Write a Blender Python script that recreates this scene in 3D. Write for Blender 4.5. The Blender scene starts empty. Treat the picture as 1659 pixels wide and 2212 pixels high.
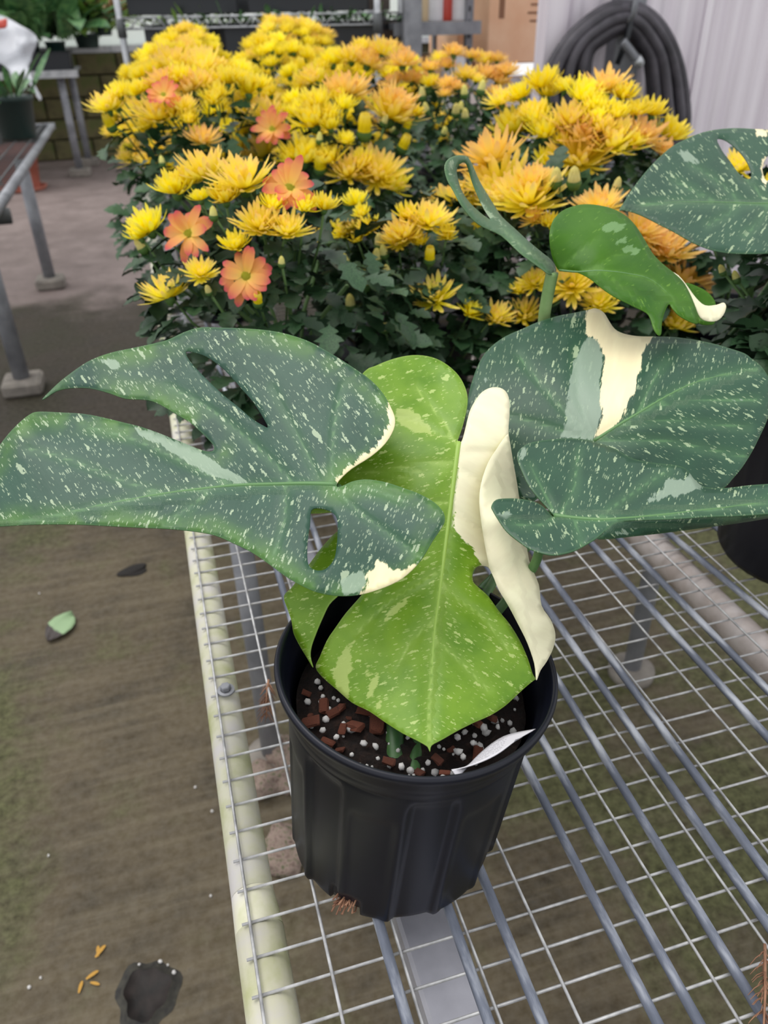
import bpy, bmesh, math, random
import numpy as np
from mathutils import Vector, Matrix, Quaternion
from mathutils.geometry import delaunay_2d_cdt

random.seed(7); rng = np.random.default_rng(7)
SC = bpy.context.scene
COL = SC.collection

# ------------------------------------------------------------------ camera
FPX, CX, CY = 1662.0, 829.5, 1106.0
CAMZ = 1.25                       # camera height above the floor
BENCH = CAMZ - 0.56               # top of the wire mesh
_p, _r, _y = math.radians(32.7), math.radians(1.26), math.radians(15.5)
_F = np.array([math.sin(_y)*math.cos(_p), math.cos(_y)*math.cos(_p), -math.sin(_p)])
_rt = np.array([math.cos(_y), -math.sin(_y), 0.0]); _up = np.cross(_rt, _F)
_R = math.cos(_r)*_rt - math.sin(_r)*_up
_U = math.cos(_r)*_up + math.sin(_r)*_rt
CAM = np.array([0.0, 0.0, CAMZ])
cam_d = bpy.data.cameras.new('camera'); cam = bpy.data.objects.new('camera', cam_d); COL.objects.link(cam)
cam_d.sensor_fit = 'VERTICAL'; cam_d.sensor_height = 36.0; cam_d.lens = FPX/2212*36.0
cam_d.clip_start = 0.02; cam_d.clip_end = 200
M = Matrix.Identity(4)
for i in range(3):
    M[i][0], M[i][1], M[i][2], M[i][3] = _R[i], _U[i], -_F[i], CAM[i]
cam.matrix_world = M
cam_d.dof.use_dof = True; cam_d.dof.focus_distance = 0.53; cam_d.dof.aperture_fstop = 9.0
SC.camera = cam

# ------------------------------------------------------------------ light
w = bpy.data.worlds.new('overcast_sky'); SC.world = w; w.use_nodes = True
bg = w.node_tree.nodes['Background']; bg.inputs[0].default_value = (0.97, 0.98, 1.0, 1); bg.inputs[1].default_value = 1.0
sun_d = bpy.data.lights.new('sun', 'SUN'); sun_d.energy = 1.7; sun_d.angle = math.radians(50); sun_d.color = (1.0, 0.97, 0.93)
sun = bpy.data.objects.new('sun', sun_d); COL.objects.link(sun); sun.location = (0, 0, 6)
sun.rotation_euler = (math.radians(-14), math.radians(-18), 0)
SC.view_settings.view_transform = 'Standard'; SC.view_settings.look = 'None'
SC.view_settings.exposure = 0.1; SC.view_settings.gamma = 1.0; SC.view_settings.use_curve_mapping = False

# ------------------------------------------------------------------ helpers
def ray(u, v): return _F + (u-CX)/FPX*_R - (v-CY)/FPX*_U
def px(u, v, D): return CAM + ray(u, v)*D
def on_z(u, v, z):
    d = ray(u, v); return CAM + d*((z-CAMZ)/d[2])
def on_y(u, v, y):
    d = ray(u, v); return CAM + d*(y/d[1])
def lin(c):
    c = c/255.0; return c/12.92 if c <= 0.04045 else ((c+0.055)/1.055)**2.4
def rgb(r, g, b): return (lin(r), lin(g), lin(b), 1.0)

def tag(o, label=None, cat=None, group=None, kind=None):
    if label: o['label'] = label
    if cat: o['category'] = cat
    if group: o['group'] = group
    if kind: o['kind'] = kind
    return o
def empty(name, loc=(0, 0, 0), label=None, cat=None, group=None):
    o = bpy.data.objects.new(name, None); COL.objects.link(o); o.location = loc; o.empty_display_size = 0.05
    return tag(o, label, cat, group)
def link(name, me, parent=None, loc=None, rot=None, scale=None):
    o = bpy.data.objects.new(name, me); COL.objects.link(o)
    if parent is not None:
        o.parent = parent
    if loc is not None: o.location = loc
    if rot is not None:
        if isinstance(rot, Quaternion): o.rotation_mode = 'QUATERNION'; o.rotation_quaternion = rot
        else: o.rotation_euler = rot
    if scale is not None: o.scale = scale if hasattr(scale, '__len__') else (scale,)*3
    return o
def mesh(name, verts, faces, mats, smooth=True, midx=None):
    me = bpy.data.meshes.new(name)
    me.from_pydata([tuple(map(float, v)) for v in verts], [], [tuple(int(i) for i in f) for f in faces])
    for m in (mats if isinstance(mats, (list, tuple)) else [mats]): me.materials.append(m)
    me.polygons.foreach_set('use_smooth', [smooth]*len(me.polygons))
    if midx is not None: me.polygons.foreach_set('material_index', midx)
    me.update(); return me
def part(name, verts, faces, mats, parent=None, smooth=True, midx=None, origin=None):
    """a mesh object given in WORLD coordinates, parented to an unrotated empty"""
    v = np.array(verts, float)
    base = np.array(parent.location) if parent is not None else np.zeros(3)
    if parent is not None and parent.parent is not None: base = base + np.array(parent.parent.location)
    org = np.array(origin) if origin is not None else base
    me = mesh(name, v-org, faces, mats, smooth, midx)
    return link(name, me, parent, tuple(org-base))
class MB:
    def __init__(s): s.v = []; s.f = []; s.m = []
    def add(s, v, f, mi=0):
        o = len(s.v); s.v += [tuple(map(float, p)) for p in v]; s.f += [tuple(i+o for i in q) for q in f]; s.m += [mi]*len(f); return s
    def box(s, c, d, mi=0, M3=None, bev=0.0):
        x, y, z = [k/2 for k in d]
        if bev:
            P = []; b = bev
            for sx in (-1, 1):
                for sy in (-1, 1):
                    for sz in (-1, 1):
                        P += [(sx*x, sy*(y-b), sz*(z-b)), (sx*(x-b), sy*y, sz*(z-b)), (sx*(x-b), sy*(y-b), sz*z)]
            bm = bmesh.new(); [bm.verts.new(p) for p in P]; bmesh.ops.convex_hull(bm, input=bm.verts)
            bm.verts.ensure_lookup_table(); bm.verts.index_update()
            V = [tuple(q.co) for q in bm.verts]; Fc = [tuple(q.index for q in fc.verts) for fc in bm.faces]; bm.free()
        else:
            V = [(sx*x, sy*y, sz*z) for sx in (-1, 1) for sy in (-1, 1) for sz in (-1, 1)]
            Fc = [(0, 1, 3, 2), (4, 6, 7, 5), (0, 4, 5, 1), (2, 3, 7, 6), (0, 2, 6, 4), (1, 5, 7, 3)]
        V = np.array(V)
        if M3 is not None: V = V @ np.array(M3).T
        return s.add(V+np.array(c), Fc, mi)
    def tube(s, pts, r, n=8, mi=0, caps=True, r2=None):
        pts = [np.array(p, float) for p in pts]; k = len(pts)
        rad = np.interp(np.linspace(0, 1, k), [0, 1], [r, r2 if r2 is not None else r]) if not hasattr(r, '__len__') else r
        up = None; rings = []
        for i in range(k):
            t = pts[min(i+1, k-1)]-pts[max(i-1, 0)]; t = t/(np.linalg.norm(t)+1e-12)
            if up is None:
                up = np.array([0, 0, 1.0]) if abs(t[2]) < .9 else np.array([1.0, 0, 0])
            a = np.cross(up, t); a /= np.linalg.norm(a)+1e-12; b = np.cross(t, a); up = b
            rings.append([pts[i]+rad[i]*(math.cos(2*math.pi*j/n)*a+math.sin(2*math.pi*j/n)*b) for j in range(n)])
        V = [p for rg in rings for p in rg]
        Fc = [(i*n+j, i*n+(j+1) % n, (i+1)*n+(j+1) % n, (i+1)*n+j) for i in range(k-1) for j in range(n)]
        if caps: Fc += [tuple(range(n-1, -1, -1)), tuple((k-1)*n+j for j in range(n))]
        return s.add(V, Fc, mi)
    def lathe(s, prof, c=(0, 0, 0), n=32, mi=0):
        V = [(c[0]+r*math.cos(2*math.pi*j/n), c[1]+r*math.sin(2*math.pi*j/n), c[2]+z) for r, z in prof for j in range(n)]
        Fc = [(i*n+j, i*n+(j+1) % n, (i+1)*n+(j+1) % n, (i+1)*n+j) for i in range(len(prof)-1) for j in range(n)]
        return s.add(V, Fc, mi)
    def build(s, name, mats, parent=None, smooth=True, origin=None):
        return part(name, s.v, s.f, mats, parent, smooth, s.m, origin)
    def me(s, name, mats, smooth=True): return mesh(name, s.v, s.f, mats, smooth, s.m)
def crom(P, n=6, closed=False):
    P = np.array(P, float); k = len(P); out = []
    for i in range(k if closed else k-1):
        if closed: a, b, c, d = P[i-1], P[i], P[(i+1) % k], P[(i+2) % k]
        else: a, b, c, d = P[max(i-1, 0)], P[i], P[i+1], P[min(i+2, k-1)]
        for j in range(n):
            t = j/n; out.append(.5*((2*b)+(c-a)*t+(2*a-5*b+4*c-d)*t*t+(3*b-a-3*c+d)*t**3))
    if not closed: out.append(P[-1])
    return np.array(out)

# ------------------------------------------------------------------ materials
class NT:
    def __init__(s, name):
        s.m = bpy.data.materials.new(name); s.m.use_nodes = True; s.t = s.m.node_tree; s.t.nodes.clear()
        s.out = s.t.nodes.new('ShaderNodeOutputMaterial'); s.b = s.n('ShaderNodeBsdfPrincipled'); s.l(s.b.outputs[0], s.out.inputs[0])
    def n(s, t, **kw):
        x = s.t.nodes.new(t)
        for k, v in kw.items(): setattr(x, k, v)
        return x
    def l(s, a, b): s.t.links.new(a, b)
    def put(s, sock, v):
        if isinstance(v, bpy.types.NodeSocket): s.l(v, sock)
        else: sock.default_value = v
    def math(s, op, a, b=0.0, c=0.0):
        x = s.n('ShaderNodeMath', operation=op); s.put(x.inputs[0], a); s.put(x.inputs[1], b); s.put(x.inputs[2], c); return x.outputs[0]
    def smooth(s, v, a, b):
        x = s.n('ShaderNodeMapRange', interpolation_type='SMOOTHSTEP'); s.put(x.inputs[0], v); s.put(x.inputs[1], a); s.put(x.inputs[2], b); return x.outputs[0]
    def mix(s, f, a, b, mode='MIX'):
        x = s.n('ShaderNodeMix', data_type='RGBA', blend_type=mode); s.put(x.inputs[0], f); s.put(x.inputs[6], a); s.put(x.inputs[7], b); return x.outputs[2]
    def noise(s, co, scale, detail=3, rough=.55, dist=0.0):
        x = s.n('ShaderNodeTexNoise'); s.l(co, x.inputs['Vector']); x.inputs['Scale'].default_value = scale; x.inputs['Detail'].default_value = detail
        x.inputs['Roughness'].default_value = rough; x.inputs['Distortion'].default_value = dist; return x
    def coord(s, w='Object'): return s.n('ShaderNodeTexCoord').outputs[w]
    def mapv(s, co, scale=(1, 1, 1), rot=(0, 0, 0), loc=(0, 0, 0)):
        x = s.n('ShaderNodeMapping'); s.l(co, x.inputs[0]); x.inputs[1].default_value = loc; x.inputs[2].default_value = rot; x.inputs[3].default_value = scale; return x.outputs[0]
    def ramp(s, f, stops):
        x = s.n('ShaderNodeValToRGB'); s.put(x.inputs[0], f); e = x.color_ramp.elements
        while len(e) < len(stops): e.new(.5)
        for q, (p, c) in zip(e, stops): q.position = p; q.color = c
        return x.outputs[0]
    def bump(s, h, strength=.3, dist=.002):
        x = s.n('ShaderNodeBump'); x.inputs['Strength'].default_value = strength; x.inputs['Distance'].default_value = dist; s.l(h, x.inputs['Height']); s.l(x.outputs[0], s.b.inputs['Normal'])
    def set(s, color=None, rough=None, metal=None, spec=None):
        if color is not None: s.put(s.b.inputs['Base Color'], color)
        if rough is not None: s.put(s.b.inputs['Roughness'], rough)
        if metal is not None: s.put(s.b.inputs['Metallic'], metal)
        if spec is not None: s.put(s.b.inputs['Specular IOR Level'], spec)
        return s.m
    def translucent(s, color, f):
        t = s.n('ShaderNodeBsdfTranslucent'); s.put(t.inputs[0], color); x = s.n('ShaderNodeMixShader'); s.put(x.inputs[0], f)
        s.l(s.b.outputs[0], x.inputs[1]); s.l(t.outputs[0], x.inputs[2]); s.l(x.outputs[0], s.out.inputs[0])
def noisy(name, c1, c2, scale=20, rough=.6, metal=0.0, c3=None, bump=0.0, spec=None, stretch=(1, 1, 1), rnd=0.0):
    t = NT(name); co = t.mapv(t.coord(), stretch); a = t.noise(co, scale, 5).outputs[0]
    col = t.ramp(a, [(.35, c1), (.65, c2)] if c3 is None else [(.3, c1), (.5, c2), (.68, c3)])
    if rnd:
        oi = t.n('ShaderNodeObjectInfo').outputs['Random']; hs = t.n('ShaderNodeHueSaturation'); t.l(col, hs.inputs['Color'])
        t.l(t.math('MULTIPLY_ADD', oi, rnd, 1-rnd/2), hs.inputs['Value']); col = hs.outputs[0]
    t.set(col, rough, metal, spec)
    if bump: t.bump(a, bump, .002)
    return t.m
def plain(name, c, rough=.6, metal=0.0, spec=None): return noisy(name, tuple(k*.92 for k in c[:3])+(1,), c, 15, rough, metal, spec=spec)

MAT = {}
MAT['wire'] = noisy('galvanised_wire', rgb(150, 150, 152), rgb(205, 205, 205), 60, .45, .35, bump=.2)
MAT['rod'] = noisy('weathered_zinc_rod', rgb(74, 80, 94), rgb(112, 118, 132), 55, .6, .2, c3=rgb(194, 198, 206), bump=.3, stretch=(1, .22, 1))
MAT['rail'] = noisy('algae_stained_rail', rgb(188, 192, 140), rgb(216, 214, 190), 22, .5, .05, c3=rgb(214, 210, 208), bump=.1)
MAT['whiterail'] = noisy('dusty_white_rail', rgb(176, 164, 158), rgb(206, 198, 196), 26, .55, .05, bump=.1)
MAT['steel'] = noisy('grey_steel', rgb(120, 122, 128), rgb(150, 152, 158), 12, .5, .3)
MAT['galv'] = noisy('bright_galvanised', rgb(160, 160, 170), rgb(190, 190, 200), 14, .5, .15)
MAT['chrome'] = noisy('dull_chrome', rgb(165, 168, 172), rgb(200, 202, 205), 20, .35, .6)
MAT['darkwire'] = plain('dark_steel', rgb(95, 98, 100), .6, .3)
MAT['pot'] = noisy('black_nursery_plastic', rgb(7, 10, 23), rgb(11, 15, 31), 9, .38, 0, bump=.03, spec=.40)
MAT['greenpot'] = plain('dark_green_plastic', rgb(30, 52, 48), .45)
MAT['terra'] = noisy('terracotta_plastic', rgb(160, 92, 74), rgb(182, 110, 92), 8, .7)
MAT['tray'] = plain('black_tray_plastic', rgb(30, 34, 40), .5)
MAT['perlite'] = noisy('perlite', rgb(228, 224, 220), rgb(250, 249, 247), 150, .9, bump=.6, rnd=.25)
MAT['bark'] = noisy('pine_bark', rgb(72, 36, 24), rgb(128, 70, 48), 90, .85, bump=.6, stretch=(1, .3, 1), rnd=.5)
MAT['petiole'] = noisy('petiole_green', rgb(46, 84, 44), rgb(84, 122, 66), 40, .45)
MAT['petiole_pale'] = noisy('petiole_pale_green', rgb(110, 146, 84), rgb(142, 172, 112), 40, .45)
MAT['rib_dark'] = plain('pale_green_midrib', rgb(96, 138, 84), .45)
MAT['rib_lime'] = plain('lime_midrib', rgb(156, 190, 84), .45)
MAT['hose'] = noisy('black_rubber_hose', rgb(50, 48, 54), rgb(84, 80, 88), 9, .55)
MAT['card'] = noisy('cardboard', rgb(238, 190, 152), rgb(248, 208, 172), 6, .85)
MAT['cardink'] = plain('cardboard_ink', rgb(150, 110, 84), .85)
MAT['white_plastic'] = plain('white_plastic', rgb(226, 224, 226), .4)
MAT['red_plastic'] = plain('red_plastic', rgb(190, 62, 44), .4)
MAT['tan_plastic'] = plain('tan_plastic', rgb(214, 190, 150), .5)
MAT['dead'] = noisy('dry_brown_needles', rgb(122, 86, 66), rgb(176, 132, 104), 60, .8)
MAT['rock'] = noisy('pinkish_rock', rgb(88, 72, 64), rgb(142, 124, 114), 5, .9, c3=rgb(84, 88, 62), bump=.6)
MAT['block'] = noisy('mossy_block', rgb(74, 70, 48), rgb(104, 98, 66), 7, .9, c3=rgb(86, 96, 50), bump=.4, rnd=.25)
MAT['mortar'] = plain('mortar', rgb(70, 68, 48), .95)
MAT['concrete_foot'] = noisy('concrete_foot', rgb(112, 106, 100), rgb(140, 134, 126), 18, .9)

def wallmat():
    t = NT('white_corrugated_sheet'); co = t.mapv(t.coord(), (1, 1, .05)); a = t.noise(co, 14, 4).outputs[0]
    col = t.ramp(a, [(.3, rgb(218, 208, 218)), (.7, rgb(240, 233, 240))]); t.set(col, .45, 0.0); return t.m
MAT['wall'] = wallmat()

def floor_mat():
    t = NT('stained_concrete'); co = t.coord()
    broad = t.noise(co, 1.1, 5, .6).outputs[0]; mid = t.noise(co, 5.5, 6, .65).outputs[0]; fine = t.noise(co, 60, 4, .7).outputs[0]
    streak = t.noise(t.mapv(co, (2.2, 34, 1), (0, 0, math.radians(-4))), 1.0, 5, .65).outputs[0]
    near = t.ramp(mid, [(.25, rgb(46, 40, 28)), (.5, rgb(80, 70, 52)), (.75, rgb(96, 86, 66))])
    near = t.mix(t.math('MULTIPLY', t.smooth(streak, .42, .7), .55), near, rgb(108, 98, 78))
    moss = t.ramp(fine, [(.3, rgb(34, 40, 14)), (.7, rgb(84, 92, 32))])
    sep = t.n('ShaderNodeSeparateXYZ'); t.l(co, sep.inputs[0])
    m1 = t.smooth(t.math('ADD', t.math('MULTIPLY', t.noise(co, 2.6, 6, .65).outputs[0], .9), t.math('ADD', t.math('MULTIPLY', mid, .35), t.math('ADD', t.math('MULTIPLY', t.smooth(sep.outputs[0], .1, .6), .13), t.math('MULTIPLY', t.smooth(sep.outputs[0], -.30, -.5), .10)))), .64, .82)
    col = t.mix(t.math('MULTIPLY', m1, .72), near, moss)
    # drier, paler concrete further down the aisle: ragged tide line
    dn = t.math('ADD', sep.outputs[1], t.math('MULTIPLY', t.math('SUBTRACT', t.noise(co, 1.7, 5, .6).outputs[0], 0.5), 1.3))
    far = t.ramp(mid, [(.3, rgb(112, 99, 96)), (.7, rgb(142, 128, 125))])
    far = t.mix(t.math('MULTIPLY', t.smooth(broad, .5, .7), .35), far, rgb(100, 86, 82))
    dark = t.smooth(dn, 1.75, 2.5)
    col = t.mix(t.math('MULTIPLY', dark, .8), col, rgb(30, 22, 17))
    col = t.mix(t.smooth(dn, 4.15, 4.6), col, far)
    col = t.mix(t.math('MULTIPLY', t.smooth(fine, .62, .72), .35), col, rgb(38, 34, 30))
    hs = t.mix(.12, col, t.ramp(fine, [(.3, (.02, .02, .02, 1)), (.7, (.4, .38, .34, 1))]))
    t.set(hs, t.math('MULTIPLY_ADD', mid, .3, .5), 0, .15); t.bump(fine, .25, .003); return t.m
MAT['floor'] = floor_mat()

def soil_mat():
    t = NT('dark_peat'); co = t.coord(); a = t.noise(co, 120, 6, .7).outputs[0]
    t.set(t.ramp(a, [(.3, rgb(12, 7, 6)), (.55, rgb(34, 21, 16)), (.75, rgb(66, 45, 35))]), .95); t.bump(a, 1.0, .006); return t.m
MAT['soil'] = soil_mat()

def leaf_mat(name, ga, gb, vein, speck, pale, cream, rough=.42, dens=.5, trans=.12, sheen=.5, edge=None):
    """variegated blade; attributes hold distances (photo-pixel units) to veins and to the pigment sectors"""
    t = NT(name)
    at = lambda n: t.n('ShaderNodeAttribute', attribute_name=n).outputs['Fac']
    pp = t.n('ShaderNodeUVMap', uv_map='pp').outputs[0]; sp = t.n('ShaderNodeUVMap', uv_map='sp').outputs[0]
    big = t.noise(pp, .9, 4).outputs[0]; fine = t.noise(pp, 22, 4, .6).outputs[0]
    col = t.ramp(big, [(.3, ga), (.7, gb)])
    col = t.mix(t.math('MULTIPLY', t.smooth(t.noise(sp, 3.0, 3).outputs[0], .45, .7), .35), col, gb)
    if edge is not None:
        col = t.mix(t.math('MULTIPLY', t.smooth(at('dedge'), 60, 4), t.math('MULTIPLY', t.smooth(big, .35, .6), .8)), col, edge)
    dv = t.math('ADD', at('dvein'), t.math('MULTIPLY', t.math('SUBTRACT', fine, .5), 4))
    col = t.mix(t.math('MULTIPLY', t.smooth(dv, 26, 2), .24), col, vein)
    col = t.mix(t.math('MULTIPLY', t.smooth(dv, 6.5, 1.4), .68), col, vein)
    col = t.mix(t.math('MULTIPLY', t.smooth(at('dedge'), 4.0, .5), .35), col, vein)
    def specks(scale, thr, rad, off):
        wv = t.n('ShaderNodeVectorMath', operation='ADD'); t.l(t.mapv(sp, (1, 1, 1), loc=(off, off*.7, 0)), wv.inputs[0])
        nz = t.noise(pp, scale*1.6, 2); sc = t.n('ShaderNodeVectorMath', operation='SCALE'); t.l(nz.outputs['Color'], sc.inputs[0]); sc.inputs['Scale'].default_value = .9/scale
        t.l(sc.outputs[0], wv.inputs[1])
        v = t.n('ShaderNodeTexVoronoi', voronoi_dimensions='2D'); t.l(wv.outputs[0], v.inputs['Vector']); v.inputs['Scale'].default_value = scale
        s = t.n('ShaderNodeSeparateColor'); t.l(v.outputs['Color'], s.inputs[0])
        r = t.math('MULTIPLY', t.math('POWER', s.outputs[0], 2.0), rad); on = t.math('GREATER_THAN', s.outputs[1], thr)
        return t.math('MULTIPLY', on, t.smooth(t.math('SUBTRACT', v.outputs['Distance'], r), .03, -.03))
    clump = t.smooth(t.noise(pp, 1.8, 3).outputs[0], .30, .62)
    s1 = specks(10, 1-dens*.6, .36, 0.0); s2 = t.math('MULTIPLY', specks(24, 1-dens*.95, .44, 3.3), t.math('MULTIPLY_ADD', clump, .6, .4)); s3 = specks(4.2, 1-dens*.20, .32, 7.1)
    m = t.math('MAXIMUM', t.math('MULTIPLY', s1, .85), t.math('MAXIMUM', t.math('MULTIPLY', s2, .7), t.math('MULTIPLY', s3, .8)))
    col = t.mix(t.math('MULTIPLY', m, .9), col, speck)
    jag = t.math('MULTIPLY', t.math('SUBTRACT', t.noise(sp, 6, 5, .7).outputs[0], .5), 34)
    mp = t.smooth(t.math('ADD', at('dpale'), jag), 1.5, -1.5); col = t.mix(t.math('MULTIPLY', mp, .85), col, pale)
    mc = t.smooth(t.math('ADD', at('dcream'), jag), 1.5, -1.5)
    cr = t.mix(t.smooth(t.noise(sp, 2.5, 3).outputs[0], .35, .7), cream, tuple(min(1, k*1.12) for k in cream[:3])+(1,))
    col = t.mix(mc, col, cr)
    t.set(col, t.math('MULTIPLY_ADD', fine, .12, rough-.06), 0, sheen)
    h = t.math('ADD', t.math('MULTIPLY', t.smooth(at('dvein'), 16, 0), -.6), t.math('MULTIPLY', t.noise(sp, 5, 3).outputs[0], .35)); t.bump(h, .35, .002)
    if trans: t.translucent(col, trans)
    return t.m
CREAM = rgb(246, 234, 188)
MAT['leaf_dark'] = leaf_mat('dark_variegated_leaf', rgb(34, 72, 56), rgb(48, 86, 68), rgb(98, 138, 92), rgb(182, 200, 166), rgb(150, 172, 148), CREAM, .42, .54, .08, .42, edge=rgb(84, 128, 48))
MAT['leaf_lime'] = leaf_mat('lime_variegated_leaf', rgb(92, 138, 18), rgb(130, 170, 44), rgb(166, 198, 96), rgb(196, 216, 130), rgb(184, 204, 112), rgb(246, 240, 206), .40, .5, .15, .45)
MAT['leaf_under'] = leaf_mat('leaf_underside', rgb(46, 98, 8), rgb(72, 122, 18), rgb(92, 140, 44), rgb(112, 156, 54), rgb(124, 164, 104), CREAM, .42, .18, .2, .3)
MAT['leaf_bloom'] = leaf_mat('grey_green_young_leaf', rgb(64, 104, 66), rgb(86, 124, 84), rgb(120, 152, 104), rgb(160, 182, 140), rgb(160, 180, 146), CREAM, .42, .25, .12, .5)
MAT['leaf_back'] = leaf_mat('shaded_variegated_leaf', rgb(34, 70, 52), rgb(46, 86, 62), rgb(92, 134, 88), rgb(176, 196, 156), rgb(146, 166, 146), rgb(246, 232, 188), .40, .5, .08, .45)

def flower_mat(name, stops, rnd=.12):
    t = NT(name); a = t.n('ShaderNodeAttribute', attribute_name='along').outputs['Fac']; col = t.ramp(a, stops)
    oi = t.n('ShaderNodeObjectInfo').outputs['Random']; hs = t.n('ShaderNodeHueSaturation'); t.l(col, hs.inputs['Color'])
    t.l(t.math('MULTIPLY_ADD', oi, rnd*.12, .5-rnd*.06), hs.inputs['Hue']); t.l(t.math('MULTIPLY_ADD', oi, rnd, 1-rnd/2), hs.inputs['Value'])
    t.set(hs.outputs[0], .6, 0, .25); t.translucent(hs.outputs[0], .38); return t.m
MAT['f_yellow'] = flower_mat('yellow_petals', [(0, rgb(248, 228, 6)), (.6, rgb(255, 240, 30)), (1, rgb(255, 238, 110))])
MAT['f_amber'] = flower_mat('amber_petals', [(0, rgb(255, 240, 20)), (.5, rgb(255, 240, 70)), (.8, rgb(254, 230, 112)), (1, rgb(252, 214, 136))])
MAT['f_apricot'] = flower_mat('apricot_petals', [(0, rgb(255, 234, 60)), (.45, rgb(253, 226, 108)), (.8, rgb(249, 208, 124)), (1, rgb(240, 190, 126))])
MAT['f_coral'] = flower_mat('coral_petals', [(0, rgb(252, 226, 110)), (.3, rgb(252, 200, 112)), (.7, rgb(246, 164, 104)), (.88, rgb(236, 126, 104)), (1, rgb(224, 92, 112))])
MAT['f_bud'] = flower_mat('bud_petals', [(0, rgb(206, 214, 120)), (.5, rgb(244, 238, 160)), (1, rgb(248, 240, 150))])
MAT['f_centre'] = noisy('flower_centre', rgb(168, 172, 20), rgb(206, 196, 30), 900, .8, bump=.8)
MAT['calyx'] = plain('calyx_green', rgb(76, 112, 52), .6)
MAT['mumleaf'] = noisy('chrysanthemum_leaf', rgb(27, 56, 32), rgb(52, 84, 50), 26, .5, rnd=.6, spec=.4)
MAT['mumstem'] = plain('chrysanthemum_stem', rgb(92, 126, 70), .6)
MAT['lilyleaf'] = noisy('glossy_green_leaf', rgb(56, 104, 66), rgb(112, 154, 96), 14, .35, rnd=.5)
MAT['fern'] = noisy('light_green_leaf', rgb(96, 140, 60), rgb(146, 180, 84), 14, .5, rnd=.4)
MAT['redleaf'] = noisy('reddish_leaf', rgb(140, 110, 70), rgb(176, 140, 96), 14, .5, rnd=.4)
MAT['lilyflower'] = plain('white_spathe', rgb(222, 226, 206), .5)

# ================================================================== the setting
def structure(name, mb, m, smooth=False):
    o = mb.build(name, m, None, smooth); o['kind'] = 'structure'; return o
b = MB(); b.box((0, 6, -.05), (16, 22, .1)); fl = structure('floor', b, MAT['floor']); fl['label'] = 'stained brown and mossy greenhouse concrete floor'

# ================================================================== main wire bench
X0, X1, Y0, Y1 = -0.0175, 0.885, 0.03, 3.72
bench = empty('wire_bench', (0.4, 0.5, 0), 'galvanised wire mesh plant bench carrying the potted plants', 'bench')
bx, by = 0.4, 0.5
me = MB().tube([(0, 0, 0), (.35, 0, .0004), (.6, 0, -.0004), (X1-X0+.02, 0, 0)], .00125, 6).me('cross_wire', MAT['wire'])
k = 0
for i in range(-18, 125):
    yy = (0.5012+0.04715*i)*.56
    if Y0 < yy < Y1:
        link('cross_wire', me, bench, (X0-.006-bx, yy-by, BENCH-.0025), (0, 0, random.uniform(-.0018, .0018)))
me = MB().tube([(0, Y0, 0), (0, .9, .0005), (0, 2, -.0005), (0, Y1, 0)], .00125, 6).me('long_wire', MAT['wire'])
for i in range(19):
    xx = X0+i*.0501
    if xx < X1+.01: link('long_wire', me, bench, (xx-bx, -by, BENCH))
me = MB().tube([(0, Y0-.02, 0), (0, .5, .0006), (0, 1.5, -.0004), (0, Y1-.1, 0)], .0039, 8).me('galvanised_rod', MAT['rod'])
for xa, xb in [(.073, .073), (.127, .1235), (.161, .157), (.236, .229), (.2615, .255), (.3065, .2975), (.3455, .3405), (.3725, .3655), (.457, .457), (.496, .497), (.575, .590), (.625, .625), (.70, .70), (.76, .755), (.82, .82)]:
    sl = (xa-xb)/.25
    link('galvanised_rod', me, bench, (xb-.18*sl-bx, -by, BENCH+.0045), (0, 0, -sl))
b = MB(); b.tube([(-.012, -.1, BENCH-.0215), (-.012, .335, BENCH-.0215)], .0185, 20); b.tube([(-.012, .335, BENCH-.0215), (-.013, .365, BENCH-.0205)], .0185, 20, r2=.0168, caps=False)
b.tube([(-.013, .365, BENCH-.0205), (-.013, Y1, BENCH-.0205)], .0168, 20); b.build('edge_rail', MAT['rail'], bench)
b = MB(); b.tube([(.555, -.1, BENCH-.026), (.555, Y1, BENCH-.026)], .019, 16); b.build('centre_rail', MAT['whiterail'], bench)
b = MB(); b.tube([(.897, -.1, BENCH-.021), (.897, Y1, BENCH-.021)], .018, 16); b.build('edge_rail', MAT['rail'], bench)
b = MB(); b.box((.115, 1.8, BENCH-.06), (.042, 3.9, .03), bev=.003); b.build('support_beam', MAT['galv'], bench, False)
for yy in (1.06, 2.35, 3.6):
    b = MB(); b.box((.44, yy, BENCH-.052), (.92, .035, .025)); b.build('cross_bar', MAT['steel'], bench, False)
for (lx, ly) in [(.05, 1.06), (.86, 1.06), (.05, 2.35), (.86, 2.35), (.05, 3.6), (.86, 3.6)]:
    b = MB(); b.tube([(lx, ly, .015), (lx, ly, BENCH-.055)], .019, 16); lg = b.build('leg', MAT['steel'], bench)
    b = MB(); b.lathe([(0, .0), (.05, 0), (.05, .02), (.022, .026), (.0, .026)], (lx, ly, 0), 20); b.build('foot', MAT['concrete_foot'], bench)
# hex bolt with washer on the rail
P = on_z(488, 1490, BENCH+.001)
b = MB(); b.lathe([(0, 0), (.0085, 0), (.0085, .002), (.0055, .0025)], (P[0], P[1], BENCH-.0005), 24)
b.lathe([(.0052, .0025), (.0052, .007), (.0042, .0078), (0, .0078)], (P[0], P[1], BENCH-.0005), 6); b.build('bolt', MAT['steel'], bench, False)

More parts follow.
